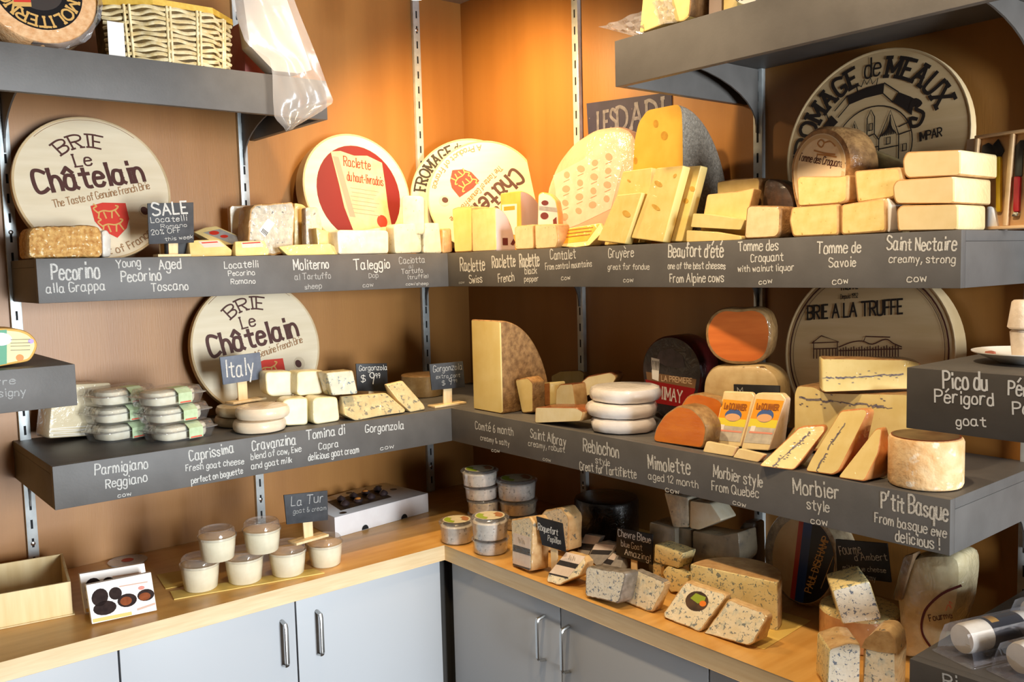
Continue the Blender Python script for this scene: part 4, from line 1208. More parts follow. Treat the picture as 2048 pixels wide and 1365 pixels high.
blk('wrapped_cheese', 'dark brown crusted piece in shadow between the straw wedges and the labelled drum', 'cheese', 'R', ZM, (1545, 468), [(1522, 468), (1522, 400), (1526, 362), (1535, 357), (1556, 360), (1575, 374), (1587, 400), (1590, 468)], .06, {'*': ('crust', rind_dk)}, o=.205, b=.012, r=.02)
nutty = mat('beige_paste', (230, 208, 160), (220, 194, 142), scale=50, rough=.5, spot=(176, 146, 98), sscale=140, sth=.68, **WR)
blk('cheese_block', 'beige cut block with a thin brown top crust before the dark crusted piece', 'cheese', 'R', ZM, (1524, 472), [(1493, 415), (1500, 411), (1556, 412), (1562, 418), (1560, 462), (1552, 470), (1488, 472)], .06, {'F': ('cut_face', nutty), '*': ('crust', rind_b)}, o=.29, b=.004)
# labelled drum lying on its side
t = T('wrapped_cheese', 'brown crusted drum with a pale printed round label facing out', 'cheese', side='R', z=ZM, px=(1640, 337), o=.20, yaw=-12)
a, n = SIDES['R']
p = on(1640, 337, n * .232, n); t.M.translation = p; t.inv = t.M.inverted(); t.root.matrix_world = t.M
rr = abs(t.px(1704, 337).x - t.px(1578, 337).x) / 2
t.lathe([(rr * .8, 0, 'F'), (rr * .93, 0, 'F'), (rr, -.008), (rr * 1.01, -.04), (rr, -.072), (rr * .93, -.08)], {'*': ('crust', rind_b)}, n=48, axis='y')
t.r, t.roll = rr, -3
lpoly(t, 'round_label', [ell(-.03, .0, .83, .83, 40)], mat('cream_label', (226, 208, 178), rough=.5, **WR))
lwrite(t, 'label_lettering', 'Tomme des Croquants', (-.72, .24), (.75, -.02), .18, ink_brown, w=.13, slant=.2)
llines(t, 'label_drawing', [spline([(-.1, .6), (.0, .68), (.1, .6), (.02, .5), (-.1, .6)]), spline([(-.2, .44), (.1, .36), (.45, .3)]), spline([(-.1, .34), (.2, .30), (.5, .24)]), spline([(.1, .6), (.3, .62), (.45, .5)])], .04, mat('print_ochre', (176, 128, 76), rough=.6))
for th in (0,):
    L = [lmap(t, [tuple(q) for q in ell(-.03, 0, .76, .76, 40)])]
    t.ink('label_ring', [(L, .008)], mat('print_faint_ochre', (206, 180, 140), rough=.6))
blk('cheese_wedge', 'dull olive wedge behind the drum and the tan half rounds', 'cheese', 'R', ZM, (1760, 465), [(1716, 465), (1718, 303), (1745, 300), (1802, 324), (1806, 465)], .03, {'*': ('rind', mat('olive_rind', (142, 124, 82), (120, 100, 64), scale=40, rough=.5, **WR))}, o=.15)
# speckled yellow pieces, two upon two
tsav = mat('holed_straw_paste', (232, 210, 142), (222, 194, 118), scale=40, rough=.42, spot=(186, 150, 76), sscale=90, sth=.66, coat=.7, crinkle=.6)
S_ = {'F': ('cut_face', tsav), '*': ('crust', rind_t)}
blk('cheese_block', 'lower holed straw block beside the beige cut block', 'cheese', 'R', ZM, (1630, 468), [(1582, 415), (1676, 408), (1678, 412), (1678, 466), (1584, 470), (1577, 442)], .048, S_, o=.29, b=.005)
t = blk('cheese_block', 'lower holed straw block with white paper along its edge', 'cheese', 'R', ZM, (1726, 463), [(1681, 410), (1764, 396), (1772, 399), (1773, 459), (1681, 465)], .048, S_, o=.29, b=.005)
t.prism([(1772, 396), (1778, 398), (1784, 412), (1780, 459), (1774, 459)], .045, {'*': ('white_paper_edge', white_paper)}, y0=.006, b=.002)
z2 = t.M.translation.z + t.px(1726, 405).z
blk('cheese_block', 'upper holed straw block with bright glare, under the round label', 'cheese', 'R', z2, (1645, 409), [(1592, 356), (1598, 351), (1684, 350), (1697, 347), (1695, 400), (1683, 406), (1594, 411)], .045, S_, o=.285, b=.005)
blk('cheese_block', 'upper holed straw block beside the stack of tan half rounds', 'cheese', 'R', z2, (1750, 402), [(1707, 342), (1800, 334), (1805, 360), (1790, 394), (1713, 403)], .045, S_, o=.282, b=.005)
# three half rounds
sn = mat('tan_supple_paste', (230, 208, 158), (222, 198, 144), scale=26, rough=.42, coat=.7, crinkle=.5)
snc = mat('pale_supple_paste', (240, 226, 184), (232, 214, 164), scale=30, rough=.45, coat=.4, crinkle=.4)
SN = {'F': ('cut_face', sn), 'R': ('second_cut_face', sn), '*': ('rind', rind_t)}
t1 = blk('cheese_half', 'lowest tan half round of three, before the cutlery box', 'cheese', 'R', ZM, (1858, 457), [(1794, 456), (1792, 420), (1800, 411), (1918, 409), (1918, 455), (1797, 459)], .11, SN, o=.296, b=.004, r=.006)
z2 = t1.M.translation.z + t1.px(1858, 410).z
t2 = blk('cheese_half', 'middle tan half round of three', 'cheese', 'R', z2, (1848, 408), [(1786, 398), (1784, 372), (1792, 360), (1910, 353), (1910, 407), (1792, 409)], .15, SN, o=.287, b=.004, r=.006)
t2.props['label'] = 'middle tan half round between the other two, before the cutlery box'
z2 = t2.M.translation.z + t2.px(1848, 357).z
blk('cheese_half', 'topmost tan half round of three, level with the word IMPAR', 'cheese', 'R', z2, (1865, 357), [(1806, 348), (1804, 320), (1812, 304), (1923, 300), (1923, 351), (1814, 358)], .15, SN, o=.280, b=.004, r=.006)
blk('paper_tub', 'white paper edge standing behind the lowest tan half round', 'tub', 'R', ZM, (1984, 457), [(1970, 457), (1972, 412), (1986, 414), (1997, 457)], .05, white_paper, o=.13)
# cutlery box
t = T('cutlery_box', 'shallow pale wooden box with three slots leaning at the shelf end', 'box', side='R', z=ZM, px=(1995, 458), o=.135, lean=6, yaw=-6)
bw = mat('box_wood', (222, 186, 142), (210, 172, 126), scale=6, stretch=(1, 1, 8), rough=.55)
bwd = mat('box_inner_wood', (206, 166, 120), (196, 154, 108), scale=6, stretch=(1, 1, 8), rough=.55)
x0, x1, x2, x3 = (t.px(u, 400).x for u in (1943, 2013, 2063, 2110))
zb, zt = 0, t.px(1990, 268).z
t.box('back_panel', x0, x3, .012, .018, zb, zt, bwd, b=.001)
for xx in (x0, x1, x2, x3): t.box('divider', xx - .004, xx + .004, 0, .012, zb + .006, zt - .006, bw, b=.0015)
for zz in (zb, zt - .006): t.box('rail', x0 - .004, x3 + .004, 0, .0119, zz, zz + .006, bw, b=.0015)
t.box('side_panel', x0 - .022, x0 - .0045, .006, .018, zb, zt - .004, mat('box_side_wood', (214, 200, 184), rough=.5), b=.001)
CB = t
def knife(label, blade, hand, hm, tip=None):
    k = T('cheese_knife', label, 'knife', 'knives in the cutlery box', M=CB.M.copy(), settle=False)
    P = [CB.px(*p) for p in blade]
    k.prism([(p.x, p.z) for p in P], .003, {'*': ('blade', mat('black_blade', (36, 36, 40), rough=.35))}, raw=True, y0=.0075, b=.0008, r=.002)
    P = [CB.px(*p) for p in hand]
    k.prism([(p.x, p.z) for p in P], .009, {'*': ('handle', hm)}, raw=True, y0=.0025, b=.003, r=.003)
    if tip:
        P = [CB.px(*p) for p in tip]
        k.prism([(p.x, p.z) for p in P], .008, {'*': ('end_cap', chrome)}, raw=True, y0=.003, b=.002, r=.002)
knife('black spade shaped cheese knife with a yellow handle in the box slot', [(1958, 302), (1960, 290), (1972, 284), (1980, 290), (1992, 276), (2004, 300), (1994, 318), (1966, 316)], [(1990, 312), (1999, 312), (1999, 424), (1990, 424)], mat('yellow_handle', (226, 184, 40), rough=.35))
knife('curved black cheese knife with a red handle in the box slot', [(2025, 352), (2027, 290), (2036, 279), (2060, 278), (2062, 290), (2042, 296), (2039, 352)], [(2026, 352), (2038, 352), (2035, 424), (2024, 424)], mat('red_handle', (182, 34, 46), rough=.35), [(2024, 424), (2035, 424), (2034, 432), (2020, 433)])

# navy poster on the wall
t = blk('wall_poster', 'navy poster with worn silver lettering on the ochre wall', 'poster', 'R', 1.9, (1260, 270), [(1173, 207), (1343, 184), (1345, 330), (1180, 330)], .003, {'*': ('sheet', mat('navy_poster', (34, 34, 62), (48, 46, 76), scale=12, rough=.6, spot=(130, 116, 118), sscale=50, sth=.72))}, o=.0035, b=0, r=0, settle=False)
silver = mat('worn_silver', (132, 132, 142), (96, 96, 108), scale=60, rough=.4)
t.write('poster_lettering', 'LES', (1196, 266), (1234, 260), 40, silver, w=.16, jit=.3, serif=.6)
t.write('poster_lettering', 'DADI', (1236, 262), (1330, 244), 46, silver, w=.15, jit=.3, serif=.6)
# ---------------------------------------------------------------- highest shelf, right wall
t = blk('cheese_wedge', 'straw wedge in clear plastic near the end of the highest shelf', 'cheese', 'R', ZT, (1335, 55), [(1278, 66), (1288, -40), (1388, -60), (1380, 30), (1368, 41), (1330, 46)], .10, {'F': ('cut_face', straw), 'R': ('rind', rind_b), '*': ('side', straw)}, o=.44, b=.004)
wf_ = film('clear_film', haze=.22, gloss=.2)
def crumple(t, name, pts, m=wf_, y=-.01, amp=.012, n=9):
    a_, b_, c_, d_ = [t.px(*p) for p in pts]
    V, F = [], []
    for i in range(n):
        for j in range(n):
            u, v = i / (n - 1), j / (n - 1)
            p = (a_ * (1 - u) + b_ * u) * (1 - v) + (d_ * (1 - u) + c_ * u) * v
            V.append((p.x, y + random.uniform(-amp, amp), p.z))
    for i in range(n - 1):
        for j in range(n - 1):
            F.append([i * n + j, (i + 1) * n + j, (i + 1) * n + j + 1, i * n + j + 1])
    return t.add(name, V, F, m, sharp=25)
crumple(t, 'plastic_wrap', [(1200, 53), (1286, 20), (1290, 68), (1272, 72)], y=.0, amp=.006)
crumple(t, 'wrap_knot', [(1310, 0), (1345, -10), (1360, 44), (1322, 50)], y=-.008, amp=.006)
blk('carton', 'grey carton corner beside the wrapped wedge, highest shelf', 'box', 'R', ZT, (1432, 25), [(1417, 24), (1419, -50), (1444, -58), (1443, 16)], .1, mat('grey_carton', (150, 132, 122), rough=.6), o=.40, b=.001, r=.001)
blk('cheese_block', 'tan block edge on the highest shelf beside a grey carton', 'cheese', 'R', ZT, (1455, 16), [(1446, 18), (1448, -50), (1475, -60), (1474, 8)], .1, straw, o=.41)
t = blk('price_tag', 'round white tag peeking over the highest shelf', 'tag', 'R', ZT, (1490, 8), [tuple(p) for p in ell(1492, -12, 27, 24, 20)], .003, {'*': ('card', white_paper)}, o=.445, b=0, r=0)
t.write('tag_lettering', '00', (1472, 6), (1488, 3), 12, ink_black, w=.14)
# ---------------------------------------------------------------- lower shelf, left wall
def drum(name, label, cat, u, v, rpx, h, z, spec, group=None, prof=None, side='L', n=44, wob=0, b=.004, hpx=None, yaw=0):
    """Round thing standing on z: u,v is the pixel of its lowest front point, rpx its half width in pixels."""
    p = atz(u, v, z)
    d = Vector((p.x - CAM.x, p.y - CAM.y, 0)).normalized()
    r = rpx * dist(p) / FPX
    r = rpx * dist(p + d * r) / FPX
    if hpx: h = hpx * dist(p) / FPX
    c = p + d * r
    t = T(name, label, cat, group, M=Matrix.Translation((c.x, c.y, z)) @ Matrix.Rotation(math.radians(yaw), 4, 'Z'), z=z)
    t.r, t.h = r, h
    if prof is None:
        prof = [(r - b, 0, 'S'), (r - b * .3, b * .3, 'S'), (r, b, 'S'), (r, h - b, 'S'), (r - b * .3, h - b * .3, 'T'), (r - b, h, 'T'), (r * .4, h, 'T')]
    elif callable(prof):
        prof = prof(r, h)
    if spec: t.lathe(prof, spec, n=n, wob=wob)
    return t

t = blk('parmesan_block', 'large pale block shrink wrapped in creased plastic beneath the side shelf', 'cheese', 'L', ZL, (162, 880), [(97, 883), (107, 776), (223, 770), (227, 874)], .075, {'*': ('wrapped_paste', mat('parmesan', (222, 208, 176), (208, 192, 156), scale=14, rough=.45, coat=.8, crinkle=.9))}, yaw=12, b=.006, r=.008)
V, F = [], []
for k in range(5):
    a_, b_ = t.px(100, 863 + k * 4 - (k % 2) * 2), t.px(225, 856 + k * 4)
    ribbon([(a_.x, a_.z), ((a_.x + b_.x) / 2, (a_.z + b_.z) / 2 + .002 * (-1) ** k), (b_.x, b_.z)], .0018, V, F, -.0016)
t.add('wrap_folds', V, F, mat('wrap_fold', (240, 236, 228), rough=.2), smooth=False, recalc=False)

clear = film('clear_tub', tint=(1, 1, 1), haze=.05, gloss=.04, rough=.08, bump=.2, fres=.35)
def clamshell(label, px, z, w=None, group='clear goat cheese boxes', proto=None):
    """Clear hinged box with a white cheese inside and a green label over its front."""
    t = T('clear_cheese_box', label, 'box', group, side='L', z=z, px=px, yaw=14, settle=False)
    t.M = Matrix.Translation((0, 0, .0004)) @ t.M; t.root.matrix_world = t.M; t.inv = t.M.inverted()
    w, d, h = .162, .115, .045
    def tray(nm, z0, z1, k0, k1, m):
        q = lambda k, zz: [(sx * w / 2 * k + 0, d / 2 + sy * d / 2 * k, zz) for sx, sy in ((-1, -1), (1, -1), (1, 1), (-1, 1))]
        o0 = rounded([p[:2] for p in q(k0, z0)], .018, 5); o1 = rounded([p[:2] for p in q(k1, z1)], .022, 5)
        n_ = len(o0)
        V = [(x, y, z0) for x, y in o0] + [(x, y, z1) for x, y in o1]
        F = [[i, (i + 1) % n_, n_ + (i + 1) % n_, n_ + i] for i in range(n_)] + [list(range(n_))[::-1] if z0 < z1 else list(range(n_))]
        t.add(nm, V, F, m)
    tray('tray', .0005, .025, .86, .97, clear)
    o0 = rounded([(-w / 2 * 1.04, -d * .02), (w / 2 * 1.04, -d * .02), (w / 2 * 1.04, d * 1.02), (-w / 2 * 1.04, d * 1.02)], .022, 5)
    V, F, C = ring_prism([(x, y) for x, y in o0], 0, .0016, .0004, None)
    t.add('flange', [(v[0], v[2], .0254 + v[1]) for v in V], F, film('clear_edge', haze=.22, gloss=.16, rough=.1, bump=.5))
    tray('lid', .0440, .0272, .86, .96, film('clear_cover_film', tint=(1, 1, 1), haze=.06, gloss=.10, rough=.1, bump=.8, bscale=50, fres=.35))
    o0 = rounded([(-w * .40, d * .10), (w * .40, d * .10), (w * .40, d * .9), (-w * .40, d * .9)], .04, 6)
    V, F, C = ring_prism(o0, 0, .036, .010, None)
    t.add('cheese_disc', [(v[0], v[2], .0018 + v[1]) for v in V], F, white_c)
    x0, x1 = -.012, .028
    t.add('label', [(x0, -.006, .006), (x1, -.006, .006), (x1, -.0062, .032), (x0, -.0062, .032), (x1, .012, .0446), (x0, .012, .0446), (x1, .045, .0448), (x0, .045, .0448)], [(0, 1, 2, 3), (3, 2, 4, 5), (5, 4, 6, 7)], mat('green_label', (198, 216, 176), (182, 202, 158), scale=90, rough=.5), smooth=False)
    t.add('label_print', [(x0 + .004, -.0066, .007), (x1 - .004, -.0066, .007), (x1 - .004, -.0066, .0105), (x0 + .004, -.0066, .0105)], [(0, 1, 2, 3)], mat('label_coral', (222, 96, 78), rough=.5), smooth=False)
    return t
c1 = clamshell('clear cheese box with green label, bottom of the front stack', (385, 881), ZL)
def again(src, label, dx, dy, dz, rz=0):
    """A copy of a thing with copies of its parts, moved by dx along, dy into the shelf and dz up."""
    r = src.root.copy(); COL.objects.link(r)
    M = src.M @ Matrix.Translation((dx, dy, dz)) @ Matrix.Rotation(math.radians(rz), 4, 'Z')
    n_ = T.__new__(T)
    n_.M, n_.inv, n_.z, n_.settle, n_.root, n_.kids, n_.name = M, M.inverted(), src.z, False, r, [], src.name
    n_.stretch = False; n_.props = dict(src.props); n_.props['label'] = label
    r.matrix_world = M
    for k in src.kids:
        c = k.copy(); COL.objects.link(c); c.parent = r if k.parent == src.root else None
        n_.kids.append(c)
    THINGS.append(n_)
    return n_
again(c1, 'clear cheese box with green label, second from the bottom of the front stack', -.006, .010, .0456)
again(c1, 'clear cheese box with green label, topmost of the front stack', -.020, .008, .0912, 3)
again(c1, 'clear cheese box at the bottom of the stack nearest the wrapped parmesan', -.072, .140, 0, 4)
again(c1, 'clear cheese box in the middle of the stack nearest the wrapped parmesan', -.074, .142, .0456, 2)
again(c1, 'clear cheese box on top of the stack nearest the wrapped parmesan', -.070, .141, .0912, 5)

soft = mat('pinkish_white_rind', (242, 226, 200), (234, 210, 178), scale=22, rough=.45, **WR)
dull = mat('greyish_rind', (206, 188, 152), (190, 170, 134), scale=22, rough=.5, **WR)
def rnd(r, h):
    b = h * .42
    return [(r - b, 0, 'S'), (r - b * .35, h * .10, 'S'), (r - .001, h * .3, 'S'), (r, h * .5, 'S'), (r - .001, h * .7, 'S'), (r - b * .35, h * .92, 'T'), (r - b, h, 'T'), (r * .3, h, 'T')]
d1 = drum('soft_cheese', 'lower of two pinkish white soft rounds before the Italy sign', 'cheese', 520, 871, 52, .034, ZL, {'*': ('rind', soft)}, prof=rnd, wob=.01, hpx=26)
drum('soft_cheese', 'upper of two pinkish white soft rounds before the Italy sign', 'cheese', 526, 845, 53, .034, ZL + d1.h + .0006, {'*': ('rind', soft)}, prof=rnd, wob=.01, hpx=27)
d3 = drum('soft_cheese', 'lower of two dull soft rounds under the Italy sign', 'cheese', 484, 858, 52, .034, ZL, {'*': ('rind', dull)}, prof=rnd, wob=.01, hpx=22)
d4 = drum('soft_cheese', 'upper of two dull soft rounds carrying the Italy sign', 'cheese', 486, 838, 52, .034, ZL + d3.h + .0006, {'*': ('rind', dull)}, prof=rnd, wob=.01, hpx=22)
z4 = ZL + d3.h + d4.h + .0012
sign('light blue grey slate sign chalked Italy', 'L', z4, (495, 806), [(440, 716), (520, 706), (526, 759), (447, 771)], [('Italy', (452, 757), (508, 749), 34, .10)], board=slate_l,
     post=[(475, 766), (494, 763), (496, 806), (478, 808)], base=[(460, 810), (527, 806)], yaw=12)
tom = mat('tomina_paste', (226, 218, 194), (218, 206, 178), scale=30, rough=.45, bump=.05)
tomr = mat('tomina_rind', (226, 214, 168), (206, 192, 142), scale=30, rough=.5, **WR)
TM = {'F': ('cut_face', tom), '*': ('rind', tomr)}
b1 = blk('cheese_half', 'lower white block with a greenish side, nearest the pinkish rounds', 'cheese', 'L', ZL, (592, 853), [(563, 808), (572, 799), (612, 797), (616, 800), (616, 852), (570, 854)], .06, TM, yaw=-10, r=.01, b=.004)
blk('cheese_half', 'lower white block against the veined flat wedge', 'cheese', 'L', ZL, (655, 847), [(625, 800), (633, 792), (675, 792), (680, 840), (633, 848), (626, 842)], .06, TM, r=.01, b=.004)
z2 = b1.M.translation.z + b1.px(590, 800).z
blk('cheese_half', 'upper white block with rounded edge, beside the Italy sign', 'cheese', 'L', z2, (566, 794), [(530, 748), (536, 743), (585, 742), (588, 791), (544, 794), (533, 786)], .06, TM, yaw=-6, r=.012, b=.004)
blk('cheese_half', 'upper white block beside the small blue veined wedge', 'cheese', 'L', z2, (620, 792), [(594, 744), (647, 741), (652, 752), (649, 783), (641, 790), (594, 793)], .06, TM, r=.012, b=.004)
gz = mat('pale_blue_veined', (222, 214, 190), (210, 200, 174), scale=40, rough=.5, spot=(126, 142, 146), sscale=85, sth=.60, sw=.05, distort=.8, bump=.15, **WR)
gzr = mat('veined_wrapped_slab', (200, 186, 146), (182, 166, 126), scale=40, rough=.45, spot=(112, 114, 106), sscale=70, sth=.56, sw=.08, distort=.6, **WR)
gze = mat('veined_slab_edge', (218, 196, 146), (208, 184, 130), scale=30, rough=.45, **WR)
blk('blue_cheese', 'small blue veined wedge standing beside the first black price board', 'cheese', 'L', z2, (690, 790), [(652, 746), (706, 741), (716, 788), (664, 792)], .05, {'F': ('cut_face', gz), '*': ('rind', gzr)}, b=.003, rest=ZL, settle=False)
def flat(label, poly, px, lean, z=ZL, th=.03, spec=None, side='L', name='blue_cheese', yaw=0):
    return blk(name, label, 'cheese', side, z, px, poly, th, spec or {'F': ('cut_face', gzr), '*': ('edge', gze)}, lean=lean, yaw=yaw, lift=th * math.sin(math.radians(lean)), b=.005, r=.006)
flat('wide grey veined slab tilted towards the shelf edge', [(682, 792), (772, 785), (812, 818), (811, 824), (760, 832), (712, 841), (690, 830)], (745, 838), 42, th=.034)
flat('narrow grey veined slab tilted beside the second price board', [(772, 768), (805, 760), (850, 810), (852, 818), (822, 824), (796, 800)], (830, 825), 38, th=.034)
drum('cheese_wheel_half'.replace('_wheel_half', '_round'), 'dull tan round behind the narrow veined slab near the corner', 'cheese', 846, 797, 42, .04, ZL, {'T': ('top_rind', rind_t), '*': ('rind', mat('dull_tan_rind', (186, 160, 114), (160, 132, 90), scale=40, rough=.55, **WR))}, hpx=44)
sign('black board chalked with a price, behind the wide veined slab', 'L', ZL, (744, 790), [(712, 728), (774, 727), (776, 776), (715, 778)], [('Gorgonzola', (718, 742), (774, 740), 10), ('$', (722, 764), (731, 763), 13, .12), ('9', (739, 768), (749, 767), 20, .1), ('99', (751, 757), (760, 756), 9, .13)],
     board=black_b, post=[(737, 777), (750, 777), (750, 797), (737, 797)], base=[(725, 797), (765, 797)], o=.235)
sign('grey slate board chalked with a price, on its stand at the shelf corner', 'L', ZL, (896, 812), [(859, 726), (926, 720), (930, 772), (864, 778)], [('Gorgonzola', (866, 741), (924, 736), 12), ('extra cont', (872, 755), (920, 751), 8), ('$', (884, 768), (890, 767), 9), ('9', (897, 767), (903, 767), 12), ('99', (906, 763), (914, 762), 6)],
     board=slate, post=[(887, 775), (904, 774), (904, 807), (887, 808)], base=[(864, 813), (927, 809)], chalkm=chalk_dim)

# ---------------------------------------------------------------- side shelf pack, left edge
t = blk('cheese_pack', 'yellow pack with green band and pale oval on the side shelf', 'cheese', 'L', 1.4555, (36, 734), [(-40, 745), (-40, 668), (0, 660), (40, 662), (62, 671), (77, 690), (74, 706), (62, 726), (48, 730)], .10, {'F': ('printed_front', mat('pack_yellow', (236, 224, 150), (228, 214, 136), scale=20, rough=.45)), '*': ('pack_side', mat('pack_orange', (226, 178, 96), rough=.45))}, b=.006, r=.01)
t.decal('green_band', [[(-40, 668), (14, 664), (14, 732), (-40, 742)]], mat('pack_green', (46, 140, 96), rough=.45))
t.decal('pale_oval', [ell(2, 683, 22, 13)], mat('pack_lilac', (222, 214, 230), rough=.5), off=.002)
t.decal('orange_seal', [ell(40, 720, 8, 7, 12)], mat('pack_seal', (238, 130, 40), rough=.5), off=.002)
t.ink('small_print', [([[((q := t.px(22, y)).x, q.z), ((q := t.px(60, y - 1)).x, q.z)] for y in (684, 691, 697, 705)], .0016)], ink_grey)
t.decal('lilac_seal', [ell(62, 687, 6, 5, 12)], mat('pack_violet', (176, 150, 206), rough=.5), off=.002)

# ---------------------------------------------------------------- worktop, left run
tw = mat('thin_wood', (236, 212, 160), (226, 198, 142), scale=6, stretch=(9, 9, 1), rough=.55)
t = T('wooden_tray', 'open shallow tray of thin pale wood near the chocolate boxes', 'tray', side='L', z=ZC, px=(146, 1231), yaw=-9)
w_, d_ = .36, .25
h_ = t.px(142, 1164).z
for nm, a_, b_, c_, e_ in (('front_side', -w_, 0, 0, .006), ('back_side', -w_, 0, d_ - .006, d_), ('short_side', -.006, 0, .0062, d_ - .0062), ('short_side', -w_, -w_ + .006, .0062, d_ - .0062)):
    t.box(nm, a_, b_, c_, e_, .0032, h_, tw, b=.001)
t.box('base_board', -w_ - .002, .004, -.003, d_ + .002, 0, .003, tw, b=.0005)
choc_w = mat('choc_box_white', (236, 228, 220), rough=.4)
choc_d = mat('print_dark_chocolate', (40, 28, 26), (54, 40, 36), scale=60, rough=.7, spec=.1)
choc_o = mat('print_cocoa', (150, 82, 46), (126, 66, 36), scale=60, rough=.7, spec=.1)
def choc(label, P, px, yaw, lean):
    t = blk('chocolate_box', label, 'box', 'L', ZC, px, P, .022, {'F': ('printed_front', choc_w), '*': ('box_side', choc_w)}, yaw=yaw, lean=lean, b=.001, r=.001, lift=.022 * math.sin(math.radians(lean)), group='chocolate egg boxes')
    A, B, D = Vector(P[0]), Vector(P[1]), Vector(P[3])
    f = lambda x, y: tuple(A + (B - A) * x + (D - A) * y)
    E = lambda x, y, rx, ry, rot=0, n=16: [f(x + rx * math.cos(k / n * 6.283) * math.cos(rot) - ry * .6 * math.sin(k / n * 6.283) * math.sin(rot), y + ry * math.sin(k / n * 6.283) + rx * .8 * math.cos(k / n * 6.283) * math.sin(rot)) for k in range(n)]
    t.decal('chocolate_print', [E(.18, .37, .13, .22, .2), E(.42, .35, .10, .16), E(.23, .66, .18, .18)], choc_d)
    t.decal('cocoa_print', [E(.58, .58, .15, .17), E(.87, .54, .13, .15)], choc_d, off=.0016)
    t.decal('cut_egg_print', [E(.56, .59, .09, .11), E(.85, .57, .09, .10)], choc_o, off=.0022)
    t.decal('yellow_strip', [[f(.02, .88), f(.62, .88), f(.62, .97), f(.02, .97)]], mat('strip_yellow', (232, 186, 90), rough=.5))
    t.ink('box_lettering', [([[((q := t.px(*f(.50, .20))).x, q.z), ((q := t.px(*f(.92, .22))).x, q.z)]], .003)], mat('print_beige', (206, 170, 150), rough=.6))
    t.ink('box_lettering', [([[((q := t.px(*f(.72, .86))).x, q.z), ((q := t.px(*f(.98, .80))).x, q.z)]], .005)], mat('print_beige', (206, 170, 150), rough=.6))
    t.decal('red_print', [E(.82, .34, .05, .05)], mat('print_coral', (206, 120, 100), rough=.5), off=.002)
    return t
choc('white chocolate box with egg pictures, the front one', [(172, 1172), (302, 1146), (314, 1222), (184, 1250)], (248, 1236), -6, 10)
choc('white chocolate box half hidden behind another', [(159, 1155), (289, 1133), (301, 1208), (171, 1234)], (236, 1216), -6, 10)
t = drum('clear_cover', 'flat clear lid with a red print lying behind the chocolate boxes', 'lid', 256, 1135, 37, .004, ZC, {'*': ('clear_disc', film('clear_disc', haze=.35, gloss=.15))}, b=.001)
t.add('red_print', [(.018 * math.cos(k * .523), .016 * math.sin(k * .523), .0046) for k in range(12)], [list(range(12))], mat('print_brick', (184, 66, 50), rough=.5), smooth=False)
card = mat('yellow_card', (232, 200, 112), (224, 188, 96), scale=20, rough=.5)
t = T('card_sheet', 'long yellow card under the lower row of white cups', 'card', 'yellow card sheets', M=Matrix.Translation((0, 0, ZC)), z=ZC)
plan(t, [(340, 1183), (348, 1199), (649, 1146), (627, 1138)], ZC + .0028, ZC + .0004, {'*': ('card', card)}, b=0, r=0)
t = T('card_sheet', 'short yellow card edge behind the lowest cup, toward the chocolate boxes', 'card', 'yellow card sheets', M=Matrix.Translation((0, 0, ZC)), z=ZC)
plan(t, [(313, 1150), (331, 1178), (372, 1170), (372, 1140)], ZC + .0022, ZC + .0004, {'*': ('card', card)}, b=0, r=0)
cupm = mat('cup_cream', (228, 218, 190), (218, 206, 176), scale=30, rough=.35, coat=.6, crinkle=.2)
cupin = mat('cup_top_tan', (224, 190, 138), (212, 174, 120), scale=30, rough=.5)
dome = film('dome_lid', tint=(.99, .99, .99), haze=.08, gloss=.05, rough=.06, bump=.25, bscale=25, fres=.4)
def cup(label, u, v, rpx, z, hb, hd, tilt=0):
    def pr(r, h):
        return [(r * .80, 0), (r * .85, .003), (r * .95, h * .55), (r, h)]
    t = drum('cheese_cup', label, 'cup', u, v, rpx * .97, None, z, None, hpx=hb, group='white cheese cups')
    r, h = t.r, t.h
    t.lathe([(r * .78, 0, 'S'), (r * .84, .003, 'S'), (r * .93, h * .55, 'S'), (r * .98, h, 'S'), (r * .90, h + .0005, 'T'), (r * .3, h + .003, 'T')], {'T': ('cheese_top', cupin), '*': ('cup', cupm)}, n=64, sides=.022)
    k = hd * dist(t.M.translation) / FPX
    t.lathe([(r * .985, h - .006), (r * 1.05, h - .004), (r * 1.06, h + .002), (r * .98, h + .003), (r * .95, h + k * .62), (r * .86, h + k * .80), (r * .80, h + k * .80), (r * .76, h + k * .68), (r * .2, h + k * .64)], {'*': ('dome_lid', dome)}, n=48)
    t.top = z + h + k * .80
    return t
zc0 = ZC + .0030
k1 = cup('white cup in the lower row nearest the chocolate boxes', 403, 1189, 38, zc0, 52, 20)
k2 = cup('white cup second in the lower row from the chocolate boxes', 491, 1174, 38, zc0, 50, 20)
k3 = cup('white cup third in the lower row from the chocolate boxes', 577, 1159, 37, zc0, 48, 20)
k4 = cup('white cup at the end of the lower row beneath the grey sign', 652, 1140, 35, ZC, 44, 18)
cup('upper white cup nearest the chocolate boxes', 437, 1129, 37, k1.top + .0006, 48, 20)
cup('upper white cup nearest the grey sign', 526, 1113, 37, k2.top + .0006, 46, 22)
sign('grey slate sign chalked La Tur on its stand above the cups', 'L', k3.top + .001, (618, 1085), [(568, 989), (655, 980), (656, 1039), (574, 1048)], [('La Tur', (582, 1011), (646, 1002), 17, .10), ('goat & cream', (586, 1026), (652, 1018), 9, .10)],
     post=[(606, 1043), (625, 1040), (627, 1079), (609, 1081)], base=[(586, 1088), (651, 1079)], yaw=8, chalkm=chalk_dim)
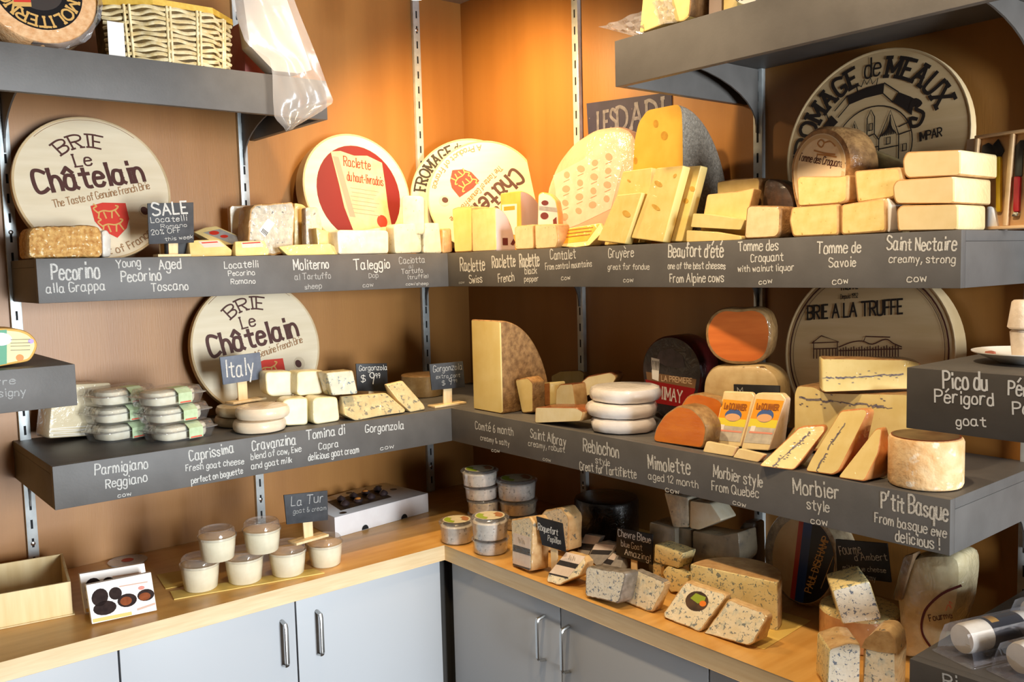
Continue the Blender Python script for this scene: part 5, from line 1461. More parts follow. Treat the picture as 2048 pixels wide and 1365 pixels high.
# white carton of figs
cart = mat('white_carton_board', (232, 230, 230), (226, 222, 222), scale=20, rough=.5)
zt = ZC + .062
t = T('fruit_carton', 'white carton with a window in its lid showing dark figs', 'carton', M=Matrix.Translation((*atz(760, 1010, zt).xy, ZC)), z=ZC)
C4 = [(669, 1036), (856, 987), (762, 964), (606, 1008)]
P4 = [atz(u, v, zt).xy for u, v in C4]
plan(t, [p for p in P4], zt, ZC + .0003, {'*': ('carton', cart)}, b=.0012, r=.001, world=True)
Q = lambda x, y, z: Vector((*((P4[0] * (1 - x) + P4[1] * x) * (1 - y) + (P4[3] * (1 - x) + P4[2] * x) * y), z))
t.add('lid_window', [Q(*p, zt + .0006) for p in ((.14, .22), (.70, .22), (.78, .74), (.20, .78))], [(0, 1, 2, 3)], mat('carton_inside', (70, 52, 40), (110, 88, 64), scale=60, rough=.7), world=True, smooth=False)
t.add('finger_hole', [Q(.30 + .035 * math.cos(k * math.pi / 8), -.004, ZC + .0016 + .014 * math.sin(k * math.pi / 8)) for k in range(9)], [list(range(9))], dark, world=True, smooth=False)
t.add('finger_hole', [Q(.72 + .035 * math.cos(k * math.pi / 8), -.004, ZC + .0016 + .014 * math.sin(k * math.pi / 8)) for k in range(9)], [list(range(9))], dark, world=True, smooth=False)
for cx_, cy_ in ((.52, .9), (.86, .82), (.88, .52), (.12, .1)):
    t.add('lid_hole', [Q(cx_ + .035 * math.cos(k * .524), cy_ + .05 * math.sin(k * .524), zt + .0008) for k in range(12)], [list(range(12))], mat('carton_inside', (70, 52, 40)), world=True, smooth=False)
figm = mat('fig_skin', (44, 36, 38), (70, 52, 50), scale=40, rough=.45)
figo = mat('fig_orange', (206, 132, 62), rough=.5)
fig0 = None
for k in range(8):
    x, y = .24 + (k % 4) * .145 + (k // 4) * .05, .36 + (k // 4) * .24
    p = Q(x, y, zt + .0008)
    lab = ('dark fig in the carton window, front row number %s from the sign'.replace('number %s', '%s') % ('first', 'second', 'third', 'fourth')[k % 4]) if k < 4 else ('dark fig in the carton window, back row %s from the sign' % ('first', 'second', 'third', 'fourth')[k % 4])
    f_ = T('fig', lab, 'fruit', 'figs in the white carton', M=Matrix.Translation(p), z=p.z, settle=False)
    f_.lathe([(.003, 0, 'S'), (.011, .002, 'S'), (.0145, .007, 'S'), (.012, .013, 'S'), (.006, .017, 'S'), (.0015, .020, 'S')], {'*': ('fig_body', figm)}, n=16)
    if k in (1, 6): f_.lathe([(.010, .0132), (.008, .0160), (.003, .018)], {'*': ('orange_spot', figo)}, n=12, c=(.003, -.003, .0005))
# ---------------------------------------------------------------- lower shelf, right wall
comte = mat('comte_paste', (232, 208, 138), (224, 196, 120), scale=14, rough=.45, sss=.05)
t = T('cheese_quarter', 'tall pale yellow cut quarter with a brown crust, nearest the corner', 'cheese', side='R', z=ZL, px=(975, 824), yaw=0)
t.quarter(947, 1004, 641, 824, .185, QS(comte, rind_b, rind_b), b=.006)
blk('cheese_wedge', 'straw wedge leaning with a brown crust, against the tall quarter', 'cheese', 'R', ZL, (1056, 829), [(1030, 760), (1055, 755), (1066, 766), (1066, 826), (1044, 828)], .05, {'F': ('cut_face', straw), '*': ('rind', rind_b)}, yaw=6, b=.004)
blk('cheese_wedge', 'slim upright piece with an orange tan crust facing out', 'cheese', 'R', ZL, (1092, 816), [(1082, 770), (1100, 768), (1101, 815), (1081, 816)], .05, {'F': ('rind', mat('orange_tan_rind', (196, 132, 74), (178, 112, 58), scale=60, rough=.55, **WR)), '*': ('cut_face', straw)}, yaw=-16)
brn = mat('reddish_brown_rind', (156, 92, 48), (118, 64, 34), scale=40, rough=.5, **WR)
alb = mat('cream_supple_paste', (246, 230, 186), (238, 218, 164), scale=30, rough=.45, **WR)
AB = {'F': ('cut_face', alb), 'T': ('top_rind', brn), '*': ('rind', rind_t)}
blk('cheese_wedge', 'straw wedge with a brown top standing furthest back, by the tall quarter'.replace('furthest back', 'at the back'), 'cheese', 'R', ZL, (1135, 795), [(1102, 758), (1120, 748), (1160, 747), (1169, 752), (1166, 796), (1104, 796)], .07, {'F': ('cut_face', straw), '*': ('rind', rind_b)})
p3 = blk('cheese_wedge', 'small cream piece with orange edges under the tilted brown topped piece', 'cheese', 'R', ZL, (1132, 822), [(1112, 784), (1120, 773), (1146, 772), (1152, 821), (1111, 823)], .05, AB)
blk('cheese_wedge', 'brown topped cream piece tilted up on the others', 'cheese', 'R', ZL + .03, (1180, 800), [(1145, 780), (1175, 753), (1223, 745), (1234, 754), (1226, 769), (1164, 797), (1149, 796)], .06, AB, r=.008, yaw=22, settle=False)
blk('cheese_wedge', 'thin pale piece showing just above the white rounds', 'cheese', 'R', ZL, (1240, 792), [(1224, 792), (1228, 773), (1240, 769), (1255, 776), (1256, 792)], .03, AB)
t = T('cheese_wedge', 'low cream wedge with a brown top lying at the shelf edge', 'cheese', side='R', z=ZL, px=(1118, 854), yaw=4)
t.prism([(1070, 824), (1154, 825), (1168, 834), (1163, 852), (1069, 855)], .08, AB, b=.004, r=.006)
wp = mat('white_wrapped_round', (238, 234, 230), (226, 220, 216), scale=18, rough=.3, bump=.25, bscale=45, **WR)
z = ZL
for k, (u, v, lab) in enumerate(((1247, 873, 'lowest white paper wrapped round in the stack of three'), (1245, 843, 'middle white paper wrapped round in the stack of three'), (1252, 812, 'topmost white paper wrapped round in the stack of three'))):
    d_ = drum('wrapped_round', lab, 'cheese', u, v, (65, 72, 73)[k], .034, z, {'*': ('paper_wrap', wp)}, side='R', prof=rnd, wob=.03, hpx=(29, 29, 30)[k], group='white wrapped rounds', n=13)
    z += d_.h + .0006
# black and red wheel
t = T('labelled_wheel', 'dark wheel with a black and red label behind the white rounds', 'cheese', side='R', z=ZL, px=(1342, 742), o=.10, yaw=8)
a, n = SIDES['R']
p = on(1342, 742, n * .13, n); t.M.translation = p; t.inv = t.M.inverted()
rr = abs(t.px(1402, 742).x - t.px(1282, 742).x) / 2
dkr = mat('dark_red_rind', (96, 26, 26), (60, 20, 22), scale=20, rough=.35, **WR)
t.lathe([(rr * .8, 0, 'F'), (rr * .95, 0, 'F'), (rr, -.006), (rr, -.085), (rr * .95, -.09)], {'BF': ('label_face', mat('label_black', (34, 28, 30), (46, 38, 40), scale=30, rough=.35, **WR)), '*': ('rind', dkr)}, n=56, axis='y')
t.r, t.roll = rr, -4
lpoly(t, 'grey_print', [[(-.52, .22), (-.40, .52), (0, .64), (.36, .48), (.46, .16), (.2, .1), (-.2, .12)]], mat('print_smoke', (92, 80, 84), (60, 52, 56), scale=20, rough=.4))
lpoly(t, 'tan_band', [[(-.84, -.14), (.84, -.10), (.80, -.28), (-.80, -.30)]], mat('print_bronze', (120, 88, 60), rough=.4))
lpoly(t, 'red_band', [[(-.86, -.30), (.82, -.28), (.62, -.68), (-.62, -.72)]], mat('print_crimson', (140, 26, 28), rough=.4))
lwrite(t, 'label_lettering', 'LA PREMIERE', (-.30, -.26), (.70, -.20), .10, mat('print_sand', (206, 176, 140), rough=.5), w=.16)
lwrite(t, 'label_lettering', 'CHIMAY', (-.55, -.60), (.40, -.60), .22, mat('print_silver', (200, 190, 182), rough=.4), w=.15, serif=.4)
lpoly(t, 'price_sticker', [[(-.68, .30), (-.40, .28), (-.40, -.28), (-.62, -.26)]], white_paper, off=.002)
lpoly(t, 'sticker_print', [[(-.64 + k * .05, .22), (-.62 + k * .05, .22), (-.62 + k * .05, -.05), (-.64 + k * .05, -.05)] for k in range(5)], ink_black, off=.0026)
# big rounds
mim = mat('orange_paste', (232, 134, 48), (214, 112, 34), scale=12, rough=.42, coat=.6, crinkle=.4, stretch=(1, 1, 3))
mim_shaded = mat('shaded_orange_paste', (206, 110, 46), (188, 94, 36), scale=8, rough=.45, coat=.4, crinkle=.3, stretch=(1, 1, 6))  # the same orange paste, darkened in colour for the shade on the half ball
mimr = mat('mimolette_rind', (170, 134, 84), (140, 104, 62), scale=70, rough=.6, bump=.3, **WR)
bw_ = blk('whole_cheese', 'beige speckled round under the deep orange half ball', 'cheese', 'R', ZL, (1480, 832), [(1404, 832), (1402, 780), (1405, 757), (1416, 739), (1436, 730), (1526, 731), (1551, 747), (1561, 772), (1561, 832)], .085, {'*': ('rind', mat('beige_rind', (206, 180, 130), (188, 158, 108), scale=30, rough=.5, spot=(110, 84, 52), sscale=50, sth=.7, **WR))}, o=.21, b=.02, r=.02, yaw=14)
bw_.M.translation.z += 0
zt_ = ZL + (bw_.px(1480, 731).z - min(bw_.px(1480, 832).z, 0))
blk('cheese_half_ball'.replace('_half_ball', '_half'), 'deep orange cut half ball resting on the beige round', 'cheese', 'R', zt_, (1478, 728), [(1409, 652), (1424, 626), (1445, 614), (1478, 617), (1511, 613), (1536, 625), (1546, 660), (1540, 702), (1528, 719), (1508, 729), (1455, 728), (1428, 714), (1411, 688)], .08, {'F': ('cut_face', mim_shaded), '*': ('rind', mimr)}, o=.205, b=.008, r=.02, yaw=24)
sign('black board top showing between the orange pieces and a tan block'.replace(' and a tan block', ' and the label packs'), 'R', ZL, (1513, 820), [(1467, 769), (1559, 772), (1559, 822), (1467, 818)], [('M', (1476, 786), (1487, 786), 11, .11)], board=black_b, o=.232, chalkm=chalk_dim, yaw=4)
MM = {'F': ('cut_face', mim), '*': ('rind', mimr)}
blk('cheese_wedge', 'bright orange domed wedge behind the front orange one', 'cheese', 'R', ZL, (1400, 852), [(1352, 852), (1362, 810), (1375, 791), (1396, 786), (1434, 797), (1446, 806), (1440, 852)], .03, MM, r=.012, b=.004, o=.262)
blk('cheese_wedge', 'bright orange domed wedge at the shelf edge, in front of another', 'cheese', 'R', ZL, (1358, 893), [(1305, 883), (1311, 857), (1329, 829), (1357, 810), (1384, 816), (1406, 838), (1414, 858), (1407, 898)], .055, MM, r=.012, b=.004)
# label packs
pk = mat('pack_cheese', (232, 212, 164), (222, 198, 144), scale=30, rough=.45, **WR)
pkr = mat('pink_washed_rind', (232, 206, 178), (220, 186, 152), scale=30, rough=.5, **WR)
lo_ = mat('label_orange', (240, 160, 40), rough=.4, **WR)
ly_ = mat('label_lemon', (232, 216, 70), rough=.4, **WR)
lg_ = mat('label_smoke', (206, 200, 186), (180, 174, 164), scale=60, rough=.4, **WR)
def qpack(label, P, px, lean, full=True, depth=.045, yaw=0):
    t = blk('cheese_pack', label, 'cheese', 'R', ZL, px, P, depth, {'F': ('cut_face', pk), 'R': ('rind', pkr), '*': ('side', pk)}, lean=lean, yaw=yaw, lift=depth * math.sin(math.radians(lean)) * .7, group=None, b=.003, r=.004)
    return t
def qlabel(t, A, B, D):
    A, B, D = Vector(A), Vector(B), Vector(D)
    f = lambda x, y: tuple(A + (B - A) * x + (D - A) * y)
    R_ = lambda x0, x1, y0, y1: [f(x0, y0), f(x1, y0), f(x1, y1), f(x0, y1)]
    t.decal('orange_label', [R_(0, 1, 0, .52)], lo_)
    t.decal('lemon_label', [R_(0, 1, .44, .62)], ly_, off=.0014)
    t.decal('smoke_label', [R_(.02, .98, .62, .98)], lg_)
    t.decal('sky_oval', [[f(.5 + .30 * math.cos(k * .3), .36 + .15 * math.sin(k * .3)) for k in range(21)]], mat('print_blue', (70, 100, 160), rough=.4), off=.0020)
    t.decal('hill_print', [[f(.5 + .27 * math.cos(k * .3), .41 + .09 * math.sin(k * .3)) for k in range(21)]], mat('print_peach', (226, 176, 130), rough=.4), off=.0026)
    t.decal('coral_strip', [R_(.1, .95, .72, .76)], mat('print_coral2', (226, 150, 130), rough=.4), off=.002)
    t.decal('white_box_print', [R_(.12, .28, .60, .72)], white_paper, off=.0022)
    t.write('label_lettering', 'Le DOUANIER', f(.12, .22), f(.9, .22), 11, mat('print_umber', (150, 84, 20)), w=.2, jit=0, off=.003)
q3 = qpack('low cheese slab end under the first orange label pack', [(1413, 884), (1474, 896), (1466, 915), (1405, 905)], (1436, 910), 20, depth=.03)
q4 = qpack('low cheese slab end under the second orange label pack', [(1478, 898), (1530, 911), (1516, 926), (1465, 916)], (1490, 921), 20, depth=.03)
q1 = qpack('cheese wedge pack with an orange mountain label, beside the orange domed wedge', [(1447, 783), (1504, 785), (1510, 794), (1481, 896), (1424, 888)], (1452, 893), 21, depth=.02)
qlabel(q1, (1447, 799), (1502, 804), (1426, 882))
q2 = qpack('cheese wedge pack with an orange mountain label and pinkish crust, beside the ash line slices', [(1510, 794), (1516, 789), (1563, 790), (1572, 802), (1537, 905), (1482, 902)], (1510, 904), 21, depth=.05)
qlabel(q2, (1513, 801), (1568, 805), (1486, 890))
# ash line cheeses
mor = mat('morbier_paste', (232, 212, 148), (222, 198, 128), scale=22, rough=.42, spot=(196, 164, 100), sscale=130, sth=.7, coat=.7, crinkle=.5)
ash = mat('ash_line', (84, 78, 98), (140, 130, 122), scale=160, rough=.6)
morr = mat('orange_washed_rind', (208, 142, 80), (188, 112, 56), scale=40, rough=.5, **WR)
MO = {'F': ('cut_face', mor), 'T': ('top_rind', rind_b), 'L': ('second_cut_face', mor), '*': ('rind', morr)}
def ashline(t, pts, w=.004, wob=.0012):
    q = []
    for i in range(len(pts) - 1):
        a_, b_ = t.px(*pts[i]), t.px(*pts[i + 1])
        for k in range(12):
            f = k / 12
            q.append((a_.x + (b_.x - a_.x) * f + random.uniform(-wob, wob), a_.z + (b_.z - a_.z) * f + random.uniform(-wob, wob)))
    L = [(q, w)]
    segs = []
    for i in range(0, len(q) - 3, 1):
        if random.random() < .82: segs.append(([q[i:i + 3]], w * random.uniform(.15, .95)))
        if random.random() < .35:
            x, z = q[i]; dz = random.uniform(-3, 3) * w; segs.append(([[(x, z + dz), (x + .003, z + dz + random.uniform(-.001, .001))]], w * .4))
    t.ink('ash_line', segs, ash, off=.0009)
m2 = blk('cheese_block', 'lower ash line block under the upper one', 'cheese', 'R', ZL, (1700, 858), [(1588, 850), (1588, 790), (1594, 772), (1625, 774), (1646, 786), (1815, 790), (1850, 800), (1850, 862), (1700, 858)], .09, MO, o=.235, b=.004)
ashline(m2, [(1600, 797), (1660, 804), (1740, 812), (1790, 818)], .006, .003)
z2 = ZL + (m2.px(1700, 787).z - m2.px(1700, 860).z)
m1 = blk('cheese_block', 'upper ash line block with brown top before the market hall lid', 'cheese', 'R', z2, (1720, 783), [(1643, 718), (1816, 720), (1842, 726), (1838, 778), (1644, 785)], .06, MO, o=.24, yaw=37, b=.003, settle=False)
ashline(m1, [(1645, 756), (1700, 756), (1760, 751), (1815, 748)], .004)
def slice_(label, P, px, lean, A, yaw=-8, depth=.08):
    t = blk('cheese_wedge', label, 'cheese', 'R', ZL, px, P, depth, {'F': ('cut_face', mor), '*': ('rind', morr)}, lean=lean, yaw=yaw, lift=depth * math.sin(math.radians(lean)), b=.003, r=.006)
    if A: ashline(t, A, .004)
    return t
slice_('straw slice half hidden at the back of the ash line slices', [(1560, 878), (1588, 838), (1655, 838), (1650, 880)], (1605, 900), 10, None, depth=.012, yaw=0)
slice_('first ash line slice leaning beside the orange label packs', [(1598, 855), (1648, 851), (1651, 861), (1604, 922), (1586, 942), (1517, 933)], (1550, 938), 30, [(1620, 866), (1592, 892), (1560, 920), (1545, 936)], depth=.05, yaw=14)
slice_('plain straw slice with an orange edge leaning by the small pale drum', [(1752, 858), (1764, 856), (1758, 908), (1727, 965), (1675, 957)], (1699, 962), 30, None, depth=.05)
slice_('tallest ash line slice leaning in the middle with a pinkish crust', [(1682, 823), (1731, 819), (1736, 826), (1677, 945), (1664, 953), (1610, 945), (1622, 920)], (1640, 950), 24, [(1690, 850), (1660, 893), (1646, 920), (1630, 948)], depth=.06)
# small drum
bsq = mat('peach_mottled_rind', (238, 206, 158), (228, 180, 122), scale=36, rough=.6, bump=.7, bscale=70, spot=(244, 228, 204), sscale=50, sth=.6, sw=.1)
t = drum('whole_cheese', 'small pale peach drum with a dark label on top, at the shelf corner', 'cheese', 1850, 986, 70, None, ZL, {'*': ('rind', bsq)}, side='R', hpx=103, b=.008, wob=.006)
t.lathe([(t.r * .86, t.h - .0005), (t.r * .88, t.h + .0009), (t.r * .3, t.h + .0011)], {'*': ('top_label', mat('label_sepia', (84, 62, 40), (122, 100, 68), scale=22, rough=.5))}, n=40)
t.lathe([(t.r * .90, t.h - .0004), (t.r * .92, t.h + .0006), (t.r * .86, t.h + .0007)], {'*': ('label_edge', mat('label_russet', (120, 52, 26), rough=.5))}, n=40)
drum('clear_cover', 'small clear domed cover standing behind the peach drum', 'lid', 1855, 884, 34, .03, ZL + .0, {'*': ('dome', film('clear_film2', haze=.2, gloss=.2))}, side='R', hpx=26)

# ---------------------------------------------------------------- side shelf, white plate and little cheeses
china = mat('white_china', (236, 234, 228), rough=.2, spec=.6)
zp = 1.4665
p = atz(2055, 726, zp)
t = T('plate', 'white china plate at the picture edge on the dark side shelf'.replace(' at the picture edge', ' carrying little goat cheeses'), 'plate', M=Matrix.Translation(p), z=zp)
rp = .078
t.lathe([(rp * .5, 0), (rp * .55, .002), (rp * .8, .010), (rp, .017), (rp * 1.0, .0185), (rp * .8, .0125), (rp * .5, .0065), (rp * .1, .006)], {'*': ('plate', china)}, n=48)
goat = mat('goat_rind', (236, 222, 204), (222, 204, 182), scale=40, rough=.6, bump=.3, bscale=120)
def mini(label, z, px_u, top):
    q = atz(px_u, 718, zp + .007)
    m = T('goat_cheese', label, 'cheese', 'little goat cheeses on the plate', M=Matrix.Translation((q.x, q.y, z)), z=z)
    r1, r2 = (.0255, .020) if top else (.020, .0235)
    m.lathe([(r1 - .003, 0), (r1, .003), (r2, .041), (r2 - .003, .044), (r2 * .3, .0445)], {'*': ('rind', goat)}, n=28, wob=.01)
    return m
mini('lower little white goat cheese standing on the plate', zp + .0072, 2053, False)
mini('upper little white goat cheese balanced on the lower one', zp + .0072 + .0455, 2050, True)
t = T('crumb', 'reddish crumb on the rim of the white plate', 'crumb', M=Matrix.Translation(p + Vector((-.042, -.030, .0125))), z=0, settle=False)
t.lathe([(.002, 0), (.008, .001), (.007, .005), (.002, .006)], {'*': ('crumb', mat('crumb_red', (150, 84, 64), rough=.7))}, n=9, wob=.2)
# ---------------------------------------------------------------- worktop, right run: tubs
tubw = mat('ashy_white_cheese', (232, 226, 214), (206, 200, 190), scale=60, rough=.5, spot=(150, 146, 138), sscale=120, sth=.62, **WR)
tubd = mat('ashy_tan_cheese', (206, 186, 150), (180, 162, 130), scale=60, rough=.5, spot=(120, 112, 98), sscale=110, sth=.6, **WR)
tubf = film('tub_film', tint=(.975, .975, .98), haze=.08, gloss=.08, rough=.07, bump=.25, fres=.45)
lgreen = mat('label_leaf', (150, 168, 52), rough=.5)
lbrown = mat('label_clay', (170, 116, 76), rough=.5)
def tub(label, u, v, rpx, z, hpx, m=tubw, lab=False):
    t = drum('cheese_tub', label, 'tub', u, v, rpx, None, z, None, hpx=hpx, side='R', group='clear tubs of ashy cheese')
    r, h = t.r, t.h
    t.lathe([(r * .78, .0008, 'S'), (r * .85, .004, 'S'), (r * .90, h * .76, 'S'), (r * .84, h * .82, 'T'), (r * .3, h * .82, 'T')], {'*': ('cheese', m)}, n=36)
    t.lathe([(r * .80, 0, 'S'), (r * .88, .003, 'S'), (r * .95, h * .84, 'S'), (r * 1.0, h * .86, 'S'), (r * 1.0, h * .93, 'S'), (r * .95, h * .95, 'S'), (r * .92, h, 'S'), (r * .3, h, 'S')], {'*': ('tub', tubf)}, n=40)
    if lab:
        for nm, a0, a1, k0, k1, mm in (('paper_label', 0, 6.283, .0, .78, mat('label_ivory', (216, 206, 176), (200, 188, 154), scale=30, rough=.5)), ('green_print', -2.9, -.9, .35, .7, lgreen), ('clay_print', .3, 1.9, .3, .68, lbrown)):
            V = [(r * k * math.cos(a0 + (a1 - a0) * i / 16), r * k * math.sin(a0 + (a1 - a0) * i / 16), h + (.0006 if nm == 'paper_label' else .0011)) for k in (max(k0, .02), k1) for i in range(17)]
            t.add(nm, V, [[i, i + 1, 17 + i + 1, 17 + i] for i in range(16)], mm, smooth=False)
    t.zt = z + h + .0006
    return t
e = tub('lower clear tub of the pair at the worktop edge', 982, 1116, 38, ZC, 32)
tub('upper labelled tub of the pair at the worktop edge', 981, 1087, 39, e.zt, 45, lab=True)
tub('single labelled tub at the inner corner of the worktop', 915, 1094, 36, ZC, 45, lab=True)
a1 = tub('lowest tub of the tall stack at the corner', 970, 1062, 34, ZC, 30, tubd)
a2 = tub('third tub down in the tall stack at the corner', 968, 1034, 34, a1.zt, 29, tubd)
a3 = tub('second tub down in the tall stack at the corner', 964, 1006, 36, a2.zt, 29)
tub('topmost tub of the tall stack at the corner', 960, 979, 38, a3.zt, 33, lab=True)
b1 = tub('lowest tub of the shorter stack beside the veined wedge with a striped label', 1038, 1066, 38, ZC, 30, tubd)
b2 = tub('middle tub of the shorter stack beside the tall one', 1037, 1037, 40, b1.zt, 30, tubd)
tub('topmost tub of the shorter stack beside the tall one', 1034, 1008, 42, b2.zt, 42, lab=True)

# ---------------------------------------------------------------- veined blue cheeses
bl = mat('blue_veined_paste', (240, 230, 204), (232, 218, 184), scale=40, rough=.5, spot=(128, 136, 138), sscale=130, sth=.575, sw=.06, distort=.9, bump=.25, bscale=120, spot2=(206, 206, 188), **WR)
blw = mat('white_blue_veined_paste', (246, 240, 222), (240, 230, 206), scale=40, rough=.5, spot=(112, 122, 138), sscale=150, sth=.58, sw=.05, distort=1.1, bump=.25, bscale=120, coat=.5, crinkle=.6)
bly = mat('yellow_blue_veined_paste', (234, 212, 150), (226, 200, 132), scale=26, rough=.5, spot=(124, 126, 110), sscale=120, sth=.565, sw=.06, distort=1.2, bump=.2, **WR)
blr = mat('crusty_blue_rind', (214, 180, 128), (190, 150, 98), scale=50, rough=.55, bump=.3, spot=(120, 112, 96), sscale=70, sth=.66, **WR)
blrd = mat('grey_foil_rind', (150, 140, 128), (112, 104, 94), scale=50, rough=.4, **WR)
blk_strip = mat('label_charcoal', (44, 40, 42), rough=.45, **WR)
lab_w = mat('label_blush', (234, 220, 208), (226, 208, 196), scale=60, rough=.45, **WR)
def blue(label, P, px, depth, spec=None, yaw=0, lean=0, jit=.0008, b=.004, r=.006, z=ZC, lift=None, **k):
    return blk('blue_cheese', label, 'cheese', 'R', z, px, P, depth, spec or {'F': ('cut_face', bl), '*': ('rind', blr)}, yaw=yaw, lean=lean, jit=jit, b=b, r=r, lift=depth * math.sin(math.radians(lean)) if lift is None else lift, **k)
def striped(t, A, B, D, red=True):
    A, B, D = Vector(A), Vector(B), Vector(D)
    f = lambda x, y: tuple(A + (B - A) * x + (D - A) * y)
    R_ = lambda x0, x1, y0, y1: [f(x0, y0), f(x1, y0), f(x1, y1), f(x0, y1)]
    t.decal('paper_label', [R_(0, 1, 0, 1)], lab_w)
    t.decal('black_band', [R_(0, 1, .36, .56)], blk_strip, off=.0018)
    t.decal('black_band', [R_(0, 1, .94, 1.0)], blk_strip, off=.0018)
    t.ink('label_drawing', [([[((q := t.px(*f(.3 + .1 * k, .1 + .05 * (k % 2)))).x, q.z), ((q := t.px(*f(.38 + .1 * k, .26))).x, q.z)] for k in range(4)], .0016)], ink_grey, off=.0024)
t = blue('tall blue cheese wedge with a striped label beside the tub pair', [(1022, 1040), (1058, 1034), (1066, 1046), (1063, 1143), (1056, 1144), (1024, 1131)], (1045, 1140), .055, yaw=-4, lean=4)
striped(t, (1027, 1066), (1061, 1076), (1026, 1132))
blue('tall blue cheese wedge standing behind the tilted chalkboard', [(1082, 1034), (1090, 1026), (1123, 1021), (1138, 1042), (1137, 1108), (1085, 1108)], (1112, 1112), .05)
rq = sign('tilted black board chalked Roquefort on a wooden stand', 'R', ZC, (1105, 1156), [(1072, 1032), (1124, 1046), (1131, 1103), (1084, 1089)], [('Roquefort', (1076, 1058), (1116, 1070), 13, .12), ('Papillon', (1096, 1080), (1122, 1088), 11, .12)], board=black_b,
          post=[(1101, 1095), (1114, 1099), (1116, 1155), (1103, 1152)], yaw=14)
t = blue('blue cheese wedge lying tilted with a striped label over it, before the tilted chalkboard', [(1096, 1150), (1133, 1108), (1170, 1116), (1174, 1130), (1158, 1157), (1116, 1175), (1092, 1168)], (1118, 1174), .05, lean=40)
striped(t, (1133, 1108), (1171, 1117), (1097, 1152))
for P, px, lab in (([(1150, 1112), (1169, 1070), (1206, 1074), (1189, 1092), (1174, 1114)], (1160, 1114), 'small striped label pack nearest the black wheel'),
                   ([(1174, 1116), (1189, 1087), (1213, 1081), (1236, 1089), (1221, 1110), (1196, 1135)], (1190, 1134), 'middle striped label pack before the black wheel'),
                   ([(1200, 1136), (1219, 1105), (1238, 1110), (1245, 1120), (1240, 1142)], (1220, 1142), 'striped label pack tucked against the blue goat chalkboard')):
    t = blk('cheese_pack', lab, 'cheese', 'R', ZC, px, P, .035, {'*': ('wrapped_cheese', lab_grey)}, lean=38, lift=.022, b=.003, r=.004)
    u0 = min(p[0] for p in P); v0 = min(p[1] for p in P)
    A, B, D = Vector(P[1]), Vector(P[2]) if len(P) < 6 else Vector(P[3]), Vector(P[0])
    f = lambda x, y: tuple(A + (B - A) * x + (D - A) * y)
    t.decal('paper_label', [[f(.05, .0), f(.9, .05), f(.9, .42), f(.05, .42)]], lab_w)
    t.decal('black_band', [[f(.05, .42), f(.9, .42), f(.85, .72), f(.05, .72)]], blk_strip)
drum('whole_cheese', 'black waxed wheel in shadow behind the striped label packs', 'cheese', 1214, 1086, 64, None, ZC, {'*': ('black_wax', mat('black_wax', (24, 22, 22), (36, 32, 30), scale=20, rough=.3, **WR))}, side='R', hpx=78, b=.012)
sign('black board chalked as blue goat cheese, among the blue pieces', 'R', ZC, (1268, 1150), [(1234, 1066), (1305, 1081), (1305, 1142), (1232, 1121)], [('Chevre Bleue', (1237, 1083), (1302, 1098), 14, .12), ('blue Goat', (1243, 1103), (1285, 1113), 11, .12), ('Amazing!', (1250, 1120), (1302, 1134), 12, .12)],
     board=black_b, post=[(1262, 1130), (1274, 1133), (1274, 1158), (1262, 1156)], base=[(1250, 1156), (1290, 1162)], yaw=10)
blue('blue speckled block with a grey foil side, first along the worktop edge', [(1171, 1140), (1176, 1136), (1246, 1147), (1252, 1152), (1240, 1204), (1234, 1211), (1170, 1195)], (1202, 1205), .045, {'F': ('cut_face', blw), '*': ('foil_rind', blrd)}, yaw=0, lean=6)
blue('blue speckled wedge with a grey rind, second along the worktop edge', [(1272, 1140), (1276, 1138), (1330, 1162), (1333, 1168), (1306, 1222), (1298, 1224), (1248, 1202)], (1275, 1218), .045, {'F': ('cut_face', bl), 'T': ('top_rind', blrd), '*': ('rind', blr)}, lean=14)
for P, px, lab in (([(1308, 1092), (1312, 1089), (1366, 1108), (1356, 1138), (1308, 1124)], (1330, 1152), 'upper tan veined piece beside the blue goat chalkboard'),):
    blk('blue_cheese', lab, 'cheese', 'R', ZC + .036, px, P, .05, {'*': ('veined_paste', bly)}, jit=.0008, b=.003, rest=ZC + .036, settle=False)
blue('tan veined piece under another, beside the blue goat chalkboard', [(1305, 1125), (1329, 1132), (1326, 1165), (1305, 1160)], (1315, 1165), .05, {'*': ('veined_paste', bly)})
blue('small tan veined piece touching the half wheel', [(1357, 1130), (1378, 1124), (1379, 1168), (1356, 1164)], (1367, 1166), .04, {'*': ('veined_paste', bly)})
blue('tan veined piece leaning behind the wedge with a round sticker', [(1324, 1146), (1334, 1132), (1378, 1150), (1372, 1184), (1340, 1186)], (1350, 1188), .03, {'*': ('veined_paste', bly)}, lean=10)
# half wheel
hw = drum('blue_cheese', 'large blue veined half wheel with a smooth tan top', 'cheese', 1474, 1240, 60, None, ZC, None, side='R', hpx=94)
zt_ = ZC + hw.h * 1.02
A_, B_ = atz(1380, 1129, zt_).xy, atz(1554, 1167, zt_).xy
m_ = (A_ + B_) / 2
ax = (B_ - A_) / 2
nrm = Vector((-ax.y, ax.x)).normalized()
if nrm.y < 0: nrm = -nrm
R2 = (atz(1475, 1112, zt_).xy - m_).dot(nrm)
pts = [tuple(m_ - ax * math.cos(k / 20 * math.pi) + nrm * R2 * math.sin(k / 20 * math.pi)) for k in range(21)]
P = pts if sum(pts[i][0] * pts[(i + 1) % 21][1] - pts[(i + 1) % 21][0] * pts[i][1] for i in range(21)) > 0 else pts[::-1]
P = rounded(P, .004, 3)
V, F, C = ring_prism(P, 0, zt_ - ZC, .004, None)
C2 = []
